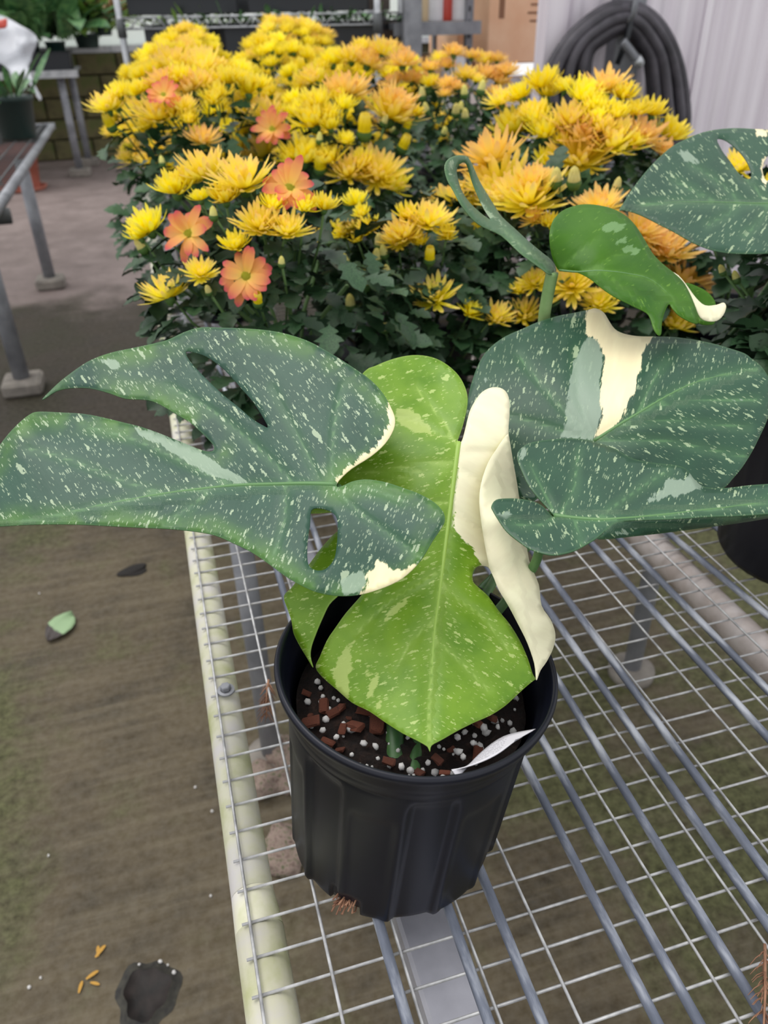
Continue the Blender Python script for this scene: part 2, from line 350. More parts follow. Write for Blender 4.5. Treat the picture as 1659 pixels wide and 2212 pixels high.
# ================================================================== potted monstera
PB = np.array([.1055, .374]); PH = .19; PSH = np.array([.0147, -.0138])/PH
RB, RT = .0815, .093
mon = empty('potted_monstera', (PB[0], PB[1], BENCH+.0085), 'speckled green and cream monstera in a black nursery pot on the mesh bench', 'potted plant')
ZB = BENCH+.0085
def skew(P):
    P = np.array(P, float); h = P[:, 2]; return np.c_[PB[0]+P[:, 0]+PSH[0]*h, PB[1]+P[:, 1]+PSH[1]*h, ZB+h-.85*(h/PH)*(P[:, 0]*PSH[0]+P[:, 1]*PSH[1])]   # the pot leans a little
def pot_body():
    n = 240; V = []; F = []; cam_ang = math.atan2(-PB[1], -PB[0])
    prof = [(RB-.006, 0), (RB-.001, .001), (RB, .004)]+[(RB+(RT-.008-RB)*(z/.158), z) for z in np.linspace(.008, .156, 40)]
    prof += [(RT-.0085, .158), (RT-.0062, .1605), (RT-.006, .166), (RT-.0056, .1735), (RT-.0028, .1748), (RT-.0026, .1815), (RT+.0004, .183), (RT+.0012, .1875), (RT, .19), (RT-.0018, .1903), (RT-.003, .189), (RT-.0035, .184),
             (RT-.0052, .182), (RT-.006, .172), (RT-.0085, .170), (RT-.0095, .158), (RT-.0125, .14), (RT-.015, .10), (RB-.005, .01), (RB-.006, .004), (0.001, .003)]
    nout = 3+40
    for i, (r, z) in enumerate(prof):
        for j in range(n):
            a = 2*math.pi*j/n; rr = r; zz = z
            if i < nout:
                q = (a-cam_ang+.08)/(2*math.pi/14); ph = q-math.floor(q)
                top = .150 if int(math.floor(q)) % 2 == 0 else .128     # panels with arched shoulders
                edge = min(ph, 1-ph)*2
                arch = top-.022*max(0, 1-edge*3.2)**2
                k = 1/(1+math.exp(-(arch-z)/.0018)); g = 1/(1+math.exp(-(edge-.18)/.035))
                rr = r-.0036*k*(g if int(math.floor(q)) % 2 == 0 else .45*g)
                if z < .02:   # drainage notch in front left
                    d = (a-(cam_ang-.50)+math.pi) % (2*math.pi)-math.pi
                    if abs(d) < .16: rr -= .012*max(0, 1-(d/.16)**2)**.5*max(0, 1-z/.02)**.5; zz = z+.0045*max(0, 1-(d/.16)**2)*(1-z/.02)
            V.append((rr*math.cos(a), rr*math.sin(a), zz))
    k = len(prof); F = [(i*n+j, i*n+(j+1) % n, (i+1)*n+(j+1) % n, (i+1)*n+j) for i in range(k-1) for j in range(n)]
    F.append(tuple(range(n-1, -1, -1)))
    return part('pot', skew(V), F, MAT['pot'], mon)
pot_body()
SOILH = .163; RS = RT-.0135
V = []; F = []; n = 60; m = 22
for i in range(m+1):
    for j in range(n):
        r = RS*i/m; a = 2*math.pi*j/n; V.append((r*math.cos(a), r*math.sin(a), SOILH+.004*math.sin(9*r*60+a*3)*.4+rng.normal(0, .0011)-.010*(i/m)**4))
F = [(i*n+j, i*n+(j+1) % n, (i+1)*n+(j+1) % n, (i+1)*n+j) for i in range(m) for j in range(n)]
part('soil', skew(V), F, MAT['soil'], mon)
def lump(seed, sub=2, amp=.25, sc=(1, 1, 1)):
    bm = bmesh.new(); bmesh.ops.create_icosphere(bm, subdivisions=sub, radius=1); r = np.random.default_rng(seed); W = r.normal(0, 1, (4, 3)); ph = r.uniform(0, 6, 4)
    for v in bm.verts:
        d = sum(math.sin(float(W[q] @ np.array(v.co))*2+ph[q]) for q in range(4))/4; v.co *= 1+amp*d; v.co = Vector((v.co.x*sc[0], v.co.y*sc[1], v.co.z*sc[2]))
    V = [tuple(v.co) for v in bm.verts]; F = [tuple(q.index for q in f.verts) for f in bm.faces]; bm.free(); return V, F
perl = [mesh('perlite', *lump(s, 1, .3, (1, .85, .8)), MAT['perlite']) for s in range(5)]
def chip(seed):
    r = np.random.default_rng(seed); b = MB(); b.box((0, 0, 0), (1.0, .6, .34), bev=.08); V = np.array(b.v)
    V += r.normal(0, .045, V.shape); return mesh('bark_chip', V, b.f, MAT['bark'], False)
chips = [chip(s) for s in range(5)]
def soil_pt():
    while True:
        a = rng.uniform(0, 6.283); r = RS*.94*math.sqrt(rng.uniform())
        return r*math.cos(a), r*math.sin(a)
base = np.array(mon.location)
for i in range(170):
    x, y = soil_pt(); s = rng.choice([.0012, .0017, .0022, .003, .0036], p=[.3, .3, .22, .12, .06])
    P = skew([(x, y, SOILH+.001+s*.3-.010*(math.hypot(x, y)/RS)**4)])[0]
    link('perlite', perl[i % 5], mon, tuple(P-base), tuple(rng.uniform(0, 6, 3)), float(s))
big_perl = [(693, 1515, 8), (697, 1578, 8), (727, 1592, 8), (786, 1606, 9), (812, 1612, 9), (817, 1639, 6), (867, 1656, 8), (988, 1592, 9), (1045, 1572, 11), (990, 1624, 11), (1022, 1604, 8), (1000, 1635, 8), (925, 1648, 7), (958, 1676, 8), (1075, 1570, 7), (940, 1682, 6), (742, 1562, 6), (760, 1630, 6)]
for i, (u, v, s) in enumerate(big_perl):
    P = on_z(u, v, ZB+SOILH+.002); link('perlite', perl[i % 5], mon, tuple(P-base), tuple(rng.uniform(0, 6, 3)), s*.5/1662)
big_chip = [(672, 1560, 40), (766, 1568, 44), (740, 1575, 26), (700, 1525, 36), (815, 1560, 50), (790, 1535, 40), (1030, 1560, 30), (840, 1645, 26), (720, 1540, 30), (1060, 1550, 30), (960, 1670, 22), (945, 1640, 26), (735, 1530, 28)]
for i, (u, v, s) in enumerate(big_chip):
    P = on_z(u, v, ZB+SOILH+.003); link('bark_chip', chips[i % 5], mon, tuple(P-base), (rng.uniform(-.5, .5), rng.uniform(-.5, .5), rng.uniform(0, 3)), s*.5/1662)
for i in range(22):
    x, y = soil_pt(); P = skew([(x, y, SOILH+.001-.008*(math.hypot(x, y)/RS)**4)])[0]
    link('bark_chip', chips[i % 5], mon, tuple(P-base), (rng.uniform(-.5, .5), rng.uniform(-.5, .5), rng.uniform(0, 3)), rng.uniform(.004, .010))
# root tuft showing in the drainage notch
b = MB(); ca = math.atan2(-PB[1], -PB[0])-.50
for i in range(26):
    a = ca+rng.uniform(-.11, .11); r0 = RB-.010; z0 = rng.uniform(.002, .012)
    p0 = np.array([r0*math.cos(a), r0*math.sin(a), z0]); p2 = p0+np.array([math.cos(a), math.sin(a), 0])*rng.uniform(.007, .0125)+np.array([rng.normal(0, .002), rng.normal(0, .002), rng.normal(-.001, .002)])
    b.tube([p0, (p0+p2)/2+rng.normal(0, .0015, 3), p2], .0007, 5)
part('root_tuft', skew(b.v), b.f, MAT['dead'], mon)

# ---- leaves
def tps(ctrl):
    C = np.array(ctrl, float); X = C[:, :2]/500.0; y = 1/C[:, 2]; n = len(X)
    d = np.linalg.norm(X[:, None]-X[None], axis=2); K = np.where(d > 0, d*d*np.log(d+1e-12), 0)+np.eye(n)*2e-3
    Pm = np.c_[np.ones(n), X]; A = np.zeros((n+3, n+3)); A[:n, :n] = K; A[:n, n:] = Pm; A[n:, :n] = Pm.T
    s = np.linalg.solve(A, np.r_[y, 0, 0, 0])
    def f(Q):
        Q = np.asarray(Q, float)/500.0; d = np.linalg.norm(Q[:, None]-X[None], axis=2)
        return 1/(np.where(d > 0, d*d*np.log(d+1e-12), 0) @ s[:n]+np.c_[np.ones(len(Q)), Q] @ s[n:])
    return f
def seg_dist(P, L, closed=False):
    L = np.array(L, float); out = np.full(len(P), 1e9); k = len(L)
    for i in range(k if closed else k-1):
        a, c = L[i], L[(i+1) % k]; ab = c-a; t = np.clip(((P-a) @ ab)/(ab @ ab+1e-9), 0, 1); out = np.minimum(out, np.linalg.norm(P-(a+t[:, None]*ab), axis=1))
    return out
def inside(P, L):
    L = np.array(L, float); r = np.zeros(len(P), bool); x, y = P[:, 0], P[:, 1]; j = len(L)-1
    for i in range(len(L)):
        xi, yi, xj, yj = L[i][0], L[i][1], L[j][0], L[j][1]
        c = ((yi > y) != (yj > y)) & (x < (xj-xi)*(y-yi)/(yj-yi+1e-12)+xi); r ^= c; j = i
    return r
def signed(P, polys):
    out = np.full(len(P), 400.0)
    for L in polys:
        d = seg_dist(P, L, True); out = np.minimum(out, np.where(inside(P, L), -d, d))
    return out
def cv(pts, off, sc): return [(off[0]+x/sc, off[1]+y/sc) for x, y in pts]
def leaf(name, outline, depth, mats, parent, holes=(), midrib=None, veins=(), cream=(), pale=(), step=11, thick=.0007, axis=None, smoothn=3, label=None, ribr=.0016, wav=.0, flip=False, vskew=.75, ribmat='rib_dark', creamfix=None):
    out = crom(outline, smoothn, True); hs = [crom(h, 3, True) for h in holes]
    lo, hi = out.min(0), out.max(0)
    gx, gy = np.meshgrid(np.arange(lo[0], hi[0], step), np.arange(lo[1], hi[1], step)); gx = gx+(np.arange(gx.shape[0]) % 2)[:, None]*step*.5
    G = np.c_[gx.ravel(), gy.ravel()]; ok = inside(G, out) & (seg_dist(G, out, True) > step*.5)
    for h in hs: ok &= ~inside(G, h) & (seg_dist(G, h, True) > step*.5)
    G = G[ok]; pts = [Vector(p) for p in out]; edges = [(i, (i+1) % len(out)) for i in range(len(out))]
    for h in hs:
        o = len(pts); pts += [Vector(p) for p in h]; edges += [(o+i, o+(i+1) % len(h)) for i in range(len(h))]
    pts += [Vector(p) for p in G]
    r = delaunay_2d_cdt(pts, edges, [], 0, 1e-4); P = np.array([tuple(v) for v in r[0]]); T = np.array(r[2])
    cen = P[T].mean(1); keep = inside(cen, out)
    for h in hs: keep &= ~inside(cen, h)
    T = T[keep]; D = depth(P)
    dvein = np.full(len(P), 300.0)
    if midrib is not None: dvein = np.minimum(dvein, seg_dist(P, crom(midrib, 4)))
    for L in veins: dvein = np.minimum(dvein, seg_dist(P, crom(L, 4))*1.15+.6)
    D = D+.0016*np.exp(-(dvein/16)**2)                 # veins lie in shallow grooves
    if wav: D = D+wav*np.sin(P[:, 0]/47.0+P[:, 1]/61.0)
    W = CAM+(_F+((P[:, 0]-CX)/FPX)[:, None]*_R-((P[:, 1]-CY)/FPX)[:, None]*_U)*D[:, None]
    # make faces look at the camera
    n0 = np.cross(W[T[:, 1]]-W[T[:, 0]], W[T[:, 2]]-W[T[:, 0]]); fl = (n0*(CAM-W[T[:, 0]])).sum(1) < 0
    if flip: fl = ~fl
    T[fl] = T[fl][:, ::-1]
    o = part(name, W, T, mats, parent); me = o.data
    dcr = signed(P, cream)
    if creamfix is not None: dcr = creamfix(P, dcr)
    for nm, arr in (('dvein', dvein), ('dcream', dcr), ('dpale', signed(P, pale)), ('dedge', seg_dist(P, out, True))):
        a = me.attributes.new(nm, 'FLOAT', 'POINT'); a.data.foreach_set('value', arr.astype(np.float32))
    ax = np.array(axis if axis is not None else (np.array(midrib[-1])-np.array(midrib[0])), float); ax /= np.linalg.norm(ax); pr = np.array([-ax[1], ax[0]])
    o0 = np.array(midrib[0] if midrib is not None else out.mean(0)); q = P-o0; t_ = q @ ax; s_ = q @ pr
    along = np.abs(s_)+.5*t_; across = t_-vskew*np.abs(s_)
    uvs = {'pp': P/100.0, 'sp': np.c_[across/100.0, along/100.0*.30+np.where(s_ > 0, 20, 0)]}
    li = np.empty(len(me.loops), int); me.loops.foreach_get('vertex_index', li)
    for nm, arr in uvs.items():
        uv = me.uv_layers.new(name=nm); uv.data.foreach_set('uv', arr[li].astype(np.float32).ravel())
    sm = o.modifiers.new('thickness', 'SOLIDIFY'); sm.thickness = thick; sm.offset = -1.0; sm.material_offset = 1 if len(mats) > 1 else 0; sm.material_offset_rim = 0
    if label: o['label'] = label
    if midrib is not None and ribr:
        L = crom(midrib, 4); Dm = depth(L)+.0016+ribr*.35; Wm = [px(u, v, d) for (u, v), d in zip(L, Dm)]
        rad = np.linspace(ribr, ribr*.25, len(Wm)); b = MB(); b.tube(Wm, rad, 6); rb = b.build('midrib', MAT[ribmat], o, origin=None)
        rb.location = (0, 0, 0)
    return o
L2 = [MAT['leaf_dark'], MAT['leaf_under']]
# (1) broad split leaf reaching left
c6 = lambda p: cv(p, (0, 680), 1.659)
O = c6([(1205, 610), (1218, 588), (1260, 550), (1330, 505), (1380, 460), (1410, 410), (1415, 370), (1400, 330), (1375, 285), (1330, 235), (1260, 185), (1180, 135), (1100, 92), (1000, 62), (900, 50), (800, 46), (720, 45), (660, 62), (600, 90), (540, 105), (480, 118), (400, 135), (330, 160), (280, 190), (220, 235), (180, 272), (153, 300), (160, 300), (200, 274), (250, 263), (320, 263), (390, 280), (450, 300), (530, 305), (580, 325), (630, 355), (680, 385), (720, 420), (750, 450), (766, 470), (765, 486), (745, 490), (710, 480), (660, 460), (610, 440), (560, 420), (500, 400), (440, 385), (370, 368), (300, 355), (220, 350), (140, 347), (105, 358), (60, 395), (15, 445), (-30, 510), (-80, 590), (-110, 680), (-95, 745), (-40, 762), (0, 758), (100, 752), (200, 750), (300, 752), (400, 757), (500, 762), (600, 766), (700, 776), (770, 790), (840, 820), (900, 850), (960, 890), (1020, 935), (1080, 970), (1130, 992), (1190, 1005), (1250, 1007), (1310, 998), (1380, 975), (1440, 945), (1490, 900), (1520, 860), (1550, 810), (1580, 765), (1593, 740), (1590, 710), (1560, 675), (1510, 645), (1450, 622), (1390, 602), (1340, 592), (1300, 590), (1260, 598), (1230, 612), (1212, 617)])
H = [c6([(665, 132), (700, 136), (740, 150), (790, 185), (830, 225), (870, 270), (905, 310), (935, 355), (960, 402), (940, 395), (900, 370), (860, 335), (810, 295), (760, 250), (715, 205), (680, 165)]),
     c6([(1115, 700), (1145, 693), (1185, 705), (1207, 730), (1210, 780), (1205, 840), (1195, 880), (1165, 912), (1130, 915), (1105, 895), (1100, 850), (1103, 800), (1110, 750)])]
DL = tps([(726, 1048, .487), (950, 1120, .457), (780, 1285, .452), (850, 930, .512), (790, 810, .545), (600, 720, .575), (430, 712, .598), (95, 860, .615), (160, 830, .605), (250, 770, .606), (330, 830, .588), (460, 970, .545), (300, 1000, .538), (60, 890, .578), (0, 1000, .558), (0, 1137, .528), (300, 1137, .505), (560, 1180, .478), (480, 1060, .520), (620, 900, .535), (-70, 1100, .55), (850, 1060, .476), (650, 1250, .460)])
lf1 = leaf('leaf', O, DL, L2, mon, H, c6([(1205, 608), (1100, 605), (1000, 607), (860, 611), (740, 622), (600, 640), (480, 660), (330, 690), (200, 720), (60, 745)]),
     [c6(p) for p in ([(1190, 600), (1190, 500), (1200, 380), (1230, 250)], [(1145, 600), (1090, 480), (1030, 370), (975, 260)], [(1050, 600), (960, 510), (860, 420), (740, 330), (600, 255)], [(850, 608), (740, 570), (600, 500), (460, 440), (300, 400)], [(1197, 620), (1280, 700), (1400, 790), (1500, 860)], [(1025, 615), (1022, 720), (1000, 800), (980, 860)], [(760, 625), (680, 690), (600, 740)], [(1215, 612), (1330, 625), (1450, 670)], [(600, 640), (450, 600), (250, 520), (100, 480)])],
     [c6([(1378, 285), (1425, 370), (1422, 410), (1390, 470), (1330, 515), (1260, 560), (1212, 610), (1205, 585), (1250, 540), (1300, 505), (1345, 470), (1372, 435), (1392, 390), (1388, 330)]), c6([(1290, 1010), (1318, 960), (1310, 930), (1345, 905), (1350, 880), (1400, 908), (1420, 915), (1485, 893), (1500, 905), (1440, 955), (1380, 990)])],
     [c6([(1220, 1000), (1220, 950), (1260, 930), (1300, 915), (1312, 960), (1280, 1005)]), c6([(470, 402), (560, 420), (660, 460), (740, 505), (800, 545), (870, 590), (940, 605), (850, 606), (790, 588), (720, 555), (640, 505), (560, 462), (505, 430)]), c6([(340, 155), (400, 158), (430, 170), (420, 200), (380, 180)])],
     label='broad dark split leaf reaching left with a cream margin', vskew=.55)
# (2) hanging lime leaf with cream half
c7 = lambda p: cv(p, (580, 700), 2.212)
O = c7([(918, 566), (930, 540), (945, 480), (960, 420), (985, 370), (1020, 325), (1070, 302), (1120, 310), (1148, 350), (1152, 430), (1147, 520), (1165, 650), (1185, 760), (1200, 880), (1190, 1000), (1140, 1100), (1078, 1185), (1050, 1160), (1010, 1155), (985, 1170), (975, 1195), (978, 1230), (1000, 1255), (1050, 1300), (1100, 1370), (1150, 1430), (1200, 1510), (1240, 1600), (1262, 1670), (1278, 1695), (1272, 1700), (1240, 1725), (1190, 1770), (1130, 1825), (1060, 1870), (980, 1905), (900, 1945), (830, 1985), (780, 2012), (772, 2042), (765, 2030), (755, 2015), (710, 1990), (640, 1955), (560, 1905), (480, 1850), (400, 1810), (330, 1750), (260, 1690), (225, 1640), (245, 1590), (280, 1510), (320, 1450), (370, 1380), (440, 1300), (480, 1240), (470, 1200), (420, 1215), (370, 1255), (330, 1300), (290, 1340), (260, 1400), (230, 1470), (205, 1540), (200, 1590), (212, 1637), (205, 1632), (180, 1590), (150, 1540), (120, 1480), (110, 1420), (90, 1360), (73, 1300), (110, 1260), (150, 1205), (199, 1141), (260, 1060), (323, 995), (385, 960), (385, 925), (320, 900), (203, 905), (150, 880), (140, 800), (170, 720), (230, 600), (300, 460), (380, 330), (460, 225), (510, 200), (570, 175), (640, 155), (710, 148), (780, 158), (840, 185), (895, 230), (930, 280), (950, 340), (948, 400), (930, 480), (908, 545), (905, 562)])
DC = tps([(993, 955, .552), (900, 772, .612), (800, 805, .590), (880, 850, .582), (960, 850, .588), (1008, 850, .578), (1070, 840, .580), (1040, 930, .560), (1090, 930, .563), (975, 1150, .526), (930, 1400, .494), (918, 1520, .476), (927, 1615, .458), (700, 1440, .512), (780, 1530, .488), (1155, 1465, .502), (1050, 1300, .512), (1060, 1540, .482), (614, 1290, .540), (681, 1440, .520), (730, 1000, .562), (850, 1000, .550), (720, 1150, .548), (1115, 1060, .565), (1100, 1200, .545), (1040, 1060, .545), (850, 1200, .522), (800, 1380, .502), (820, 920, .565), (1040, 1400, .497)])
crm = c7([(905, 566), (905, 700), (885, 850), (880, 980), (930, 1020), (980, 1070), (1005, 1140), (1050, 1200), (1250, 1200), (1250, 250), (930, 250), (920, 520)])
lf2 = leaf('leaf', O, DC, [MAT['leaf_lime'], MAT['leaf_under']], mon, (), c7([(908, 566), (890, 700), (865, 900), (840, 1100), (815, 1300), (795, 1450), (780, 1650), (768, 1850), (768, 2000)]),
     [c7(p) for p in ([(895, 570), (860, 500), (780, 400), (700, 300)], [(895, 560), (800, 520), (680, 460), (560, 440)], [(880, 655), (750, 665), (600, 690), (420, 720)], [(870, 690), (740, 700), (560, 760)], [(905, 620), (1000, 608), (1090, 615)], [(905, 690), (960, 720), (1040, 770)], [(890, 880), (960, 950), (1030, 1000)], [(830, 1170), (700, 1250), (560, 1340), (420, 1480)], [(835, 1240), (900, 1310), (1020, 1400), (1150, 1560)], [(805, 1400), (700, 1500), (600, 1650)], [(790, 1500), (900, 1600), (1050, 1750)], [(845, 850), (700, 870), (560, 900)])],
     [crm], [c7([(420, 1505), (400, 1560), (395, 1640), (385, 1700), (385, 1800), (330, 1765), (310, 1680), (330, 1600), (370, 1540)]), c7([(525, 1660), (530, 1690), (500, 1780), (470, 1790), (485, 1700)]), c7([(675, 1295), (660, 1330), (600, 1390), (545, 1430), (550, 1400), (620, 1330)]), c7([(480, 1620), (495, 1640), (470, 1680), (460, 1660)]), c7([(600, 405), (690, 400), (760, 480), (800, 540), (720, 510), (620, 480)]), c7([(530, 1780), (535, 1830), (515, 1840)])],
     creamfix=lambda P, d: np.where(P[:, 1] < 948, np.where(P[:, 0] > np.interp(P[:, 1], [840, 880, 917, 948], [1012, 1011, 1004, 996]), -80, 80), d), label='drooping lime green leaf with a cream half', ribr=.0022, vskew=.45, ribmat='rib_lime')
DF = tps([(1096, 945, .560), (1060, 1000, .545), (1040, 1045, .533), (1037, 1100, .526), (1045, 1160, .522), (1060, 1230, .516), (1110, 1000, .562), (1120, 1075, .562), (1140, 1190, .545), (1085, 1120, .520), (1100, 1200, .516), (1100, 1330, .510), (1130, 1390, .506), (1160, 1463, .500), (1165, 1300, .512), (1199, 1370, .520), (1175, 1350, .505), (1185, 1430, .512), (1140, 1290, .504)])
fold = leaf('rolled_margin', c7([(1142, 528), (1120, 555), (1090, 600), (1050, 665), (1018, 760), (1008, 850), (1018, 960), (1038, 1080), (1058, 1170), (1078, 1215), (1100, 1270), (1145, 1345), (1190, 1430), (1240, 1530), (1272, 1620), (1280, 1690), (1284, 1698), (1300, 1655), (1330, 1612), (1362, 1545), (1371, 1480), (1348, 1412), (1305, 1345), (1292, 1245), (1252, 1150), (1236, 1075), (1205, 880), (1188, 760), (1168, 650), (1150, 540)]), DF, [MAT['leaf_lime'], MAT['leaf_lime']], lf2, (), None, [c7([(1075, 1180), (1150, 1230), (1230, 1290), (1300, 1360)])], [c7([(900, 400), (1500, 400), (1500, 1900), (900, 1900)])], axis=(.2, 1), label='cream rolled leaf margin')
fold.location = (0, 0, 0)
# (3) big leaf at the right with a cream sector
c8 = lambda p: cv(p, (950, 650), 2.34)
O = c8([(130, 620), (145, 480), (165, 400), (200, 310), (250, 240), (330, 180), (420, 140), (500, 105), (600, 75), (680, 60), (750, 45), (790, 38), (830, 60), (855, 100), (885, 142), (930, 165), (1000, 178), (1090, 180), (1180, 182), (1280, 195), (1380, 215), (1450, 235), (1540, 265), (1580, 295), (1612, 318), (1640, 350), (1668, 400), (1675, 450), (1668, 550), (1650, 615), (1620, 680), (1580, 760), (1530, 840), (1480, 900), (1430, 948), (1330, 950), (1200, 905), (1000, 820), (850, 770), (785, 745), (760, 745), (700, 790), (600, 860), (520, 960), (480, 1010), (430, 1010), (395, 980), (370, 900), (300, 860), (200, 780), (145, 700)])
DR = tps([(1283, 952, .585), (1290, 672, .672), (1015, 850, .630), (1130, 1050, .590), (1659, 830, .612), (1580, 1050, .566), (1470, 900, .585), (1500, 732, .640), (1100, 730, .665), (1200, 800, .622), (1380, 800, .610), (1345, 740, .655), (1420, 740, .642), (1640, 950, .585)])
leaf('leaf', O, DR, [MAT['leaf_back'], MAT['leaf_under']], mon, (), c8([(780, 708), (900, 630), (1000, 570), (1150, 480), (1300, 410), (1480, 365), (1610, 345)]),
     [c8(p) for p in ([(790, 715), (950, 700), (1150, 710), (1400, 760), (1560, 790)], [(900, 630), (1100, 610), (1300, 615), (1560, 640)], [(780, 700), (560, 480), (400, 280)], [(770, 705), (500, 620), (250, 560)], [(1000, 570), (1150, 520), (1350, 505), (1600, 500)], [(780, 700), (700, 480), (690, 250)], [(1000, 570), (1060, 430), (1150, 300)])],
     [c8([(745, 185), (740, 90), (755, 30), (800, 25), (845, 60), (880, 130), (940, 155), (1095, 170), (1050, 220), (1022, 270), (1020, 340), (1002, 380), (990, 450), (950, 510), (920, 600), (850, 660), (780, 712), (800, 650), (822, 580), (810, 500), (815, 400), (832, 300), (812, 220), (790, 182)])],
     [c8([(745, 185), (790, 180), (830, 290), (812, 400), (820, 560), (795, 640), (775, 705), (610, 690), (640, 600), (645, 500), (660, 380), (690, 290), (720, 220)]), c8([(230, 390), (290, 420), (270, 430), (235, 410)]), c8([(1460, 510), (1530, 495), (1520, 515), (1460, 522)])],
     label='upright dark leaf with a cream wedge down the middle', ribr=.0014)
# (4) folded leaf at the right front
O = c8([(578, 1085), (540, 1040), (490, 985), (450, 930), (425, 880), (400, 820), (392, 780), (405, 750), (450, 720), (520, 705), (600, 697), (680, 695), (760, 705), (840, 730), (900, 755), (960, 790), (1030, 810), (1100, 820), (1180, 828), (1230, 840), (1258, 862), (1290, 905), (1340, 940), (1450, 945), (1560, 932), (1659, 925), (1760, 918), (1850, 930), (1900, 985), (1830, 1050), (1740, 1070), (1659, 1075), (1500, 1085), (1350, 1090), (1200, 1100), (1050, 1105), (930, 1110), (880, 1122), (850, 1145), (800, 1192), (740, 1230), (680, 1262), (600, 1282), (540, 1280), (460, 1255), (400, 1215), (340, 1165), (300, 1110), (270, 1060), (262, 1035), (285, 1005), (340, 998), (400, 1000), (460, 1010), (510, 1030), (545, 1062), (570, 1090)])
DQ = tps([(1197, 1113, .486), (1240, 948, .548), (1118, 970, .525), (1150, 1050, .500), (1062, 1090, .478), (1100, 1160, .462), (1210, 1197, .446), (1290, 1160, .455), (1330, 1125, .462), (1400, 1120, .468), (1320, 1040, .505), (1400, 1000, .528), (1480, 1005, .530), (1490, 1070, .490), (1530, 1052, .505), (1659, 1045, .498), (1659, 1110, .476), (1740, 1060, .492)])
lf4 = leaf('leaf', O, DQ, [MAT['leaf_back'], MAT['leaf_under']], mon, (), c8([(578, 1085), (680, 1098), (800, 1106), (900, 1102), (1100, 1085), (1400, 1050), (1800, 1000)]),
     [c8(p) for p in ([(600, 1085), (670, 980), (690, 850), (700, 760)], [(800, 1100), (920, 1010), (1050, 920), (1150, 860)], [(680, 1100), (700, 1180), (720, 1240)], [(590, 1090), (480, 1140), (360, 1120)], [(585, 1080), (520, 960), (450, 830)])],
     [], [c8([(1258, 865), (1290, 905), (1350, 945), (1280, 962), (1180, 985), (1100, 1008), (1040, 1018), (1080, 985), (1130, 940), (1140, 905), (1200, 902), (1240, 897)]), c8([(385, 770), (420, 740), (440, 760), (430, 800), (400, 810)]), c8([(300, 1080), (340, 1060), (360, 1085), (330, 1105)])],
     label='folded dark leaf pointing right with a pale notch patch', vskew=.4)
DU = tps([(1292, 1161, .456), (1330, 1125, .4625), (1400, 1120, .4685), (1659, 1110, .4765), (1320, 1163, .462), (1450, 1150, .480), (1560, 1135, .490), (1659, 1122, .492), (1740, 1100, .495)])
un = leaf('rolled_margin', c8([(800, 1196), (850, 1148), (880, 1124), (930, 1112), (1050, 1107), (1200, 1102), (1350, 1092), (1500, 1087), (1659, 1077), (1740, 1072), (1750, 1085), (1659, 1100), (1500, 1126), (1300, 1152), (1100, 1178), (950, 1194), (870, 1203), (810, 1206)]), DU, [MAT['leaf_back'], MAT['leaf_dark']], lf4, (), None, (), [], [c8([(880, 1165), (1000, 1150), (990, 1165), (890, 1185)])], axis=(1, -.05), label='underside of the folded leaf edge')  # darker blade material, not the bright underside one: shade put into the colour
un.location = (0, 0, 0)
# (5) young curled leaf on its own tall stalk
c5 = lambda p: cv(p, (850, 280), 2.0507)
O = c5([(690, 640), (655, 615), (620, 590), (560, 545), (480, 470), (400, 432), (350, 395), (300, 332), (268, 272), (240, 222), (228, 170), (238, 138), (265, 118), (300, 113), (330, 123), (352, 160), (378, 220), (412, 280), (447, 335), (480, 385), (540, 440), (600, 495), (660, 545), (697, 575), (720, 610), (715, 635)])
Hh = [c5([(322, 148), (335, 180), (350, 230), (378, 300), (408, 360), (432, 398), (390, 372), (340, 325), (305, 275), (288, 225), (281, 185), (287, 160), (305, 147)])]
DT = tps([(1190, 585, .660), (965, 375, .630), (995, 337, .650), (1015, 350, .670), (1060, 440, .700), (1030, 390, .69), (1040, 480, .640), (1000, 430, .632), (1100, 530, .650), (1130, 510, .675)])
lf5 = leaf('leaf', O, DT, [MAT['leaf_bloom'], MAT['leaf_under']], mon, Hh, None, [c5([(700, 600), (600, 540), (480, 440)])], [], [c5([(380, 315), (400, 330), (430, 375), (470, 400), (500, 430), (450, 400), (420, 390)]), c5([(240, 150), (260, 140), (250, 200)])], axis=(-1, -1), label='young curled lobe looping upward', step=8)
O = c5([(735, 627), (712, 590), (697, 540), (691, 480), (696, 430), (715, 390), (750, 358), (800, 338), (850, 330), (910, 335), (970, 350), (1020, 375), (1060, 410), (1090, 450), (1120, 500), (1150, 550), (1190, 592), (1240, 632), (1282, 672), (1308, 715), (1332, 770), (1352, 830), (1347, 858), (1310, 848), (1265, 822), (1235, 790), (1222, 772), (1205, 800), (1190, 850), (1186, 905), (1172, 908), (1152, 880), (1140, 840), (1120, 810), (1060, 780), (980, 740), (920, 700), (870, 660), (820, 635), (770, 622)])
DW = tps([(1195, 583, .658), (1188, 500, .650), (1265, 443, .685), (1220, 470, .672), (1380, 480, .675), (1300, 540, .640), (1350, 560, .642), (1440, 600, .645), (1505, 690, .625), (1428, 720, .600), (1350, 640, .615), (1250, 590, .640), (1270, 500, .655)])
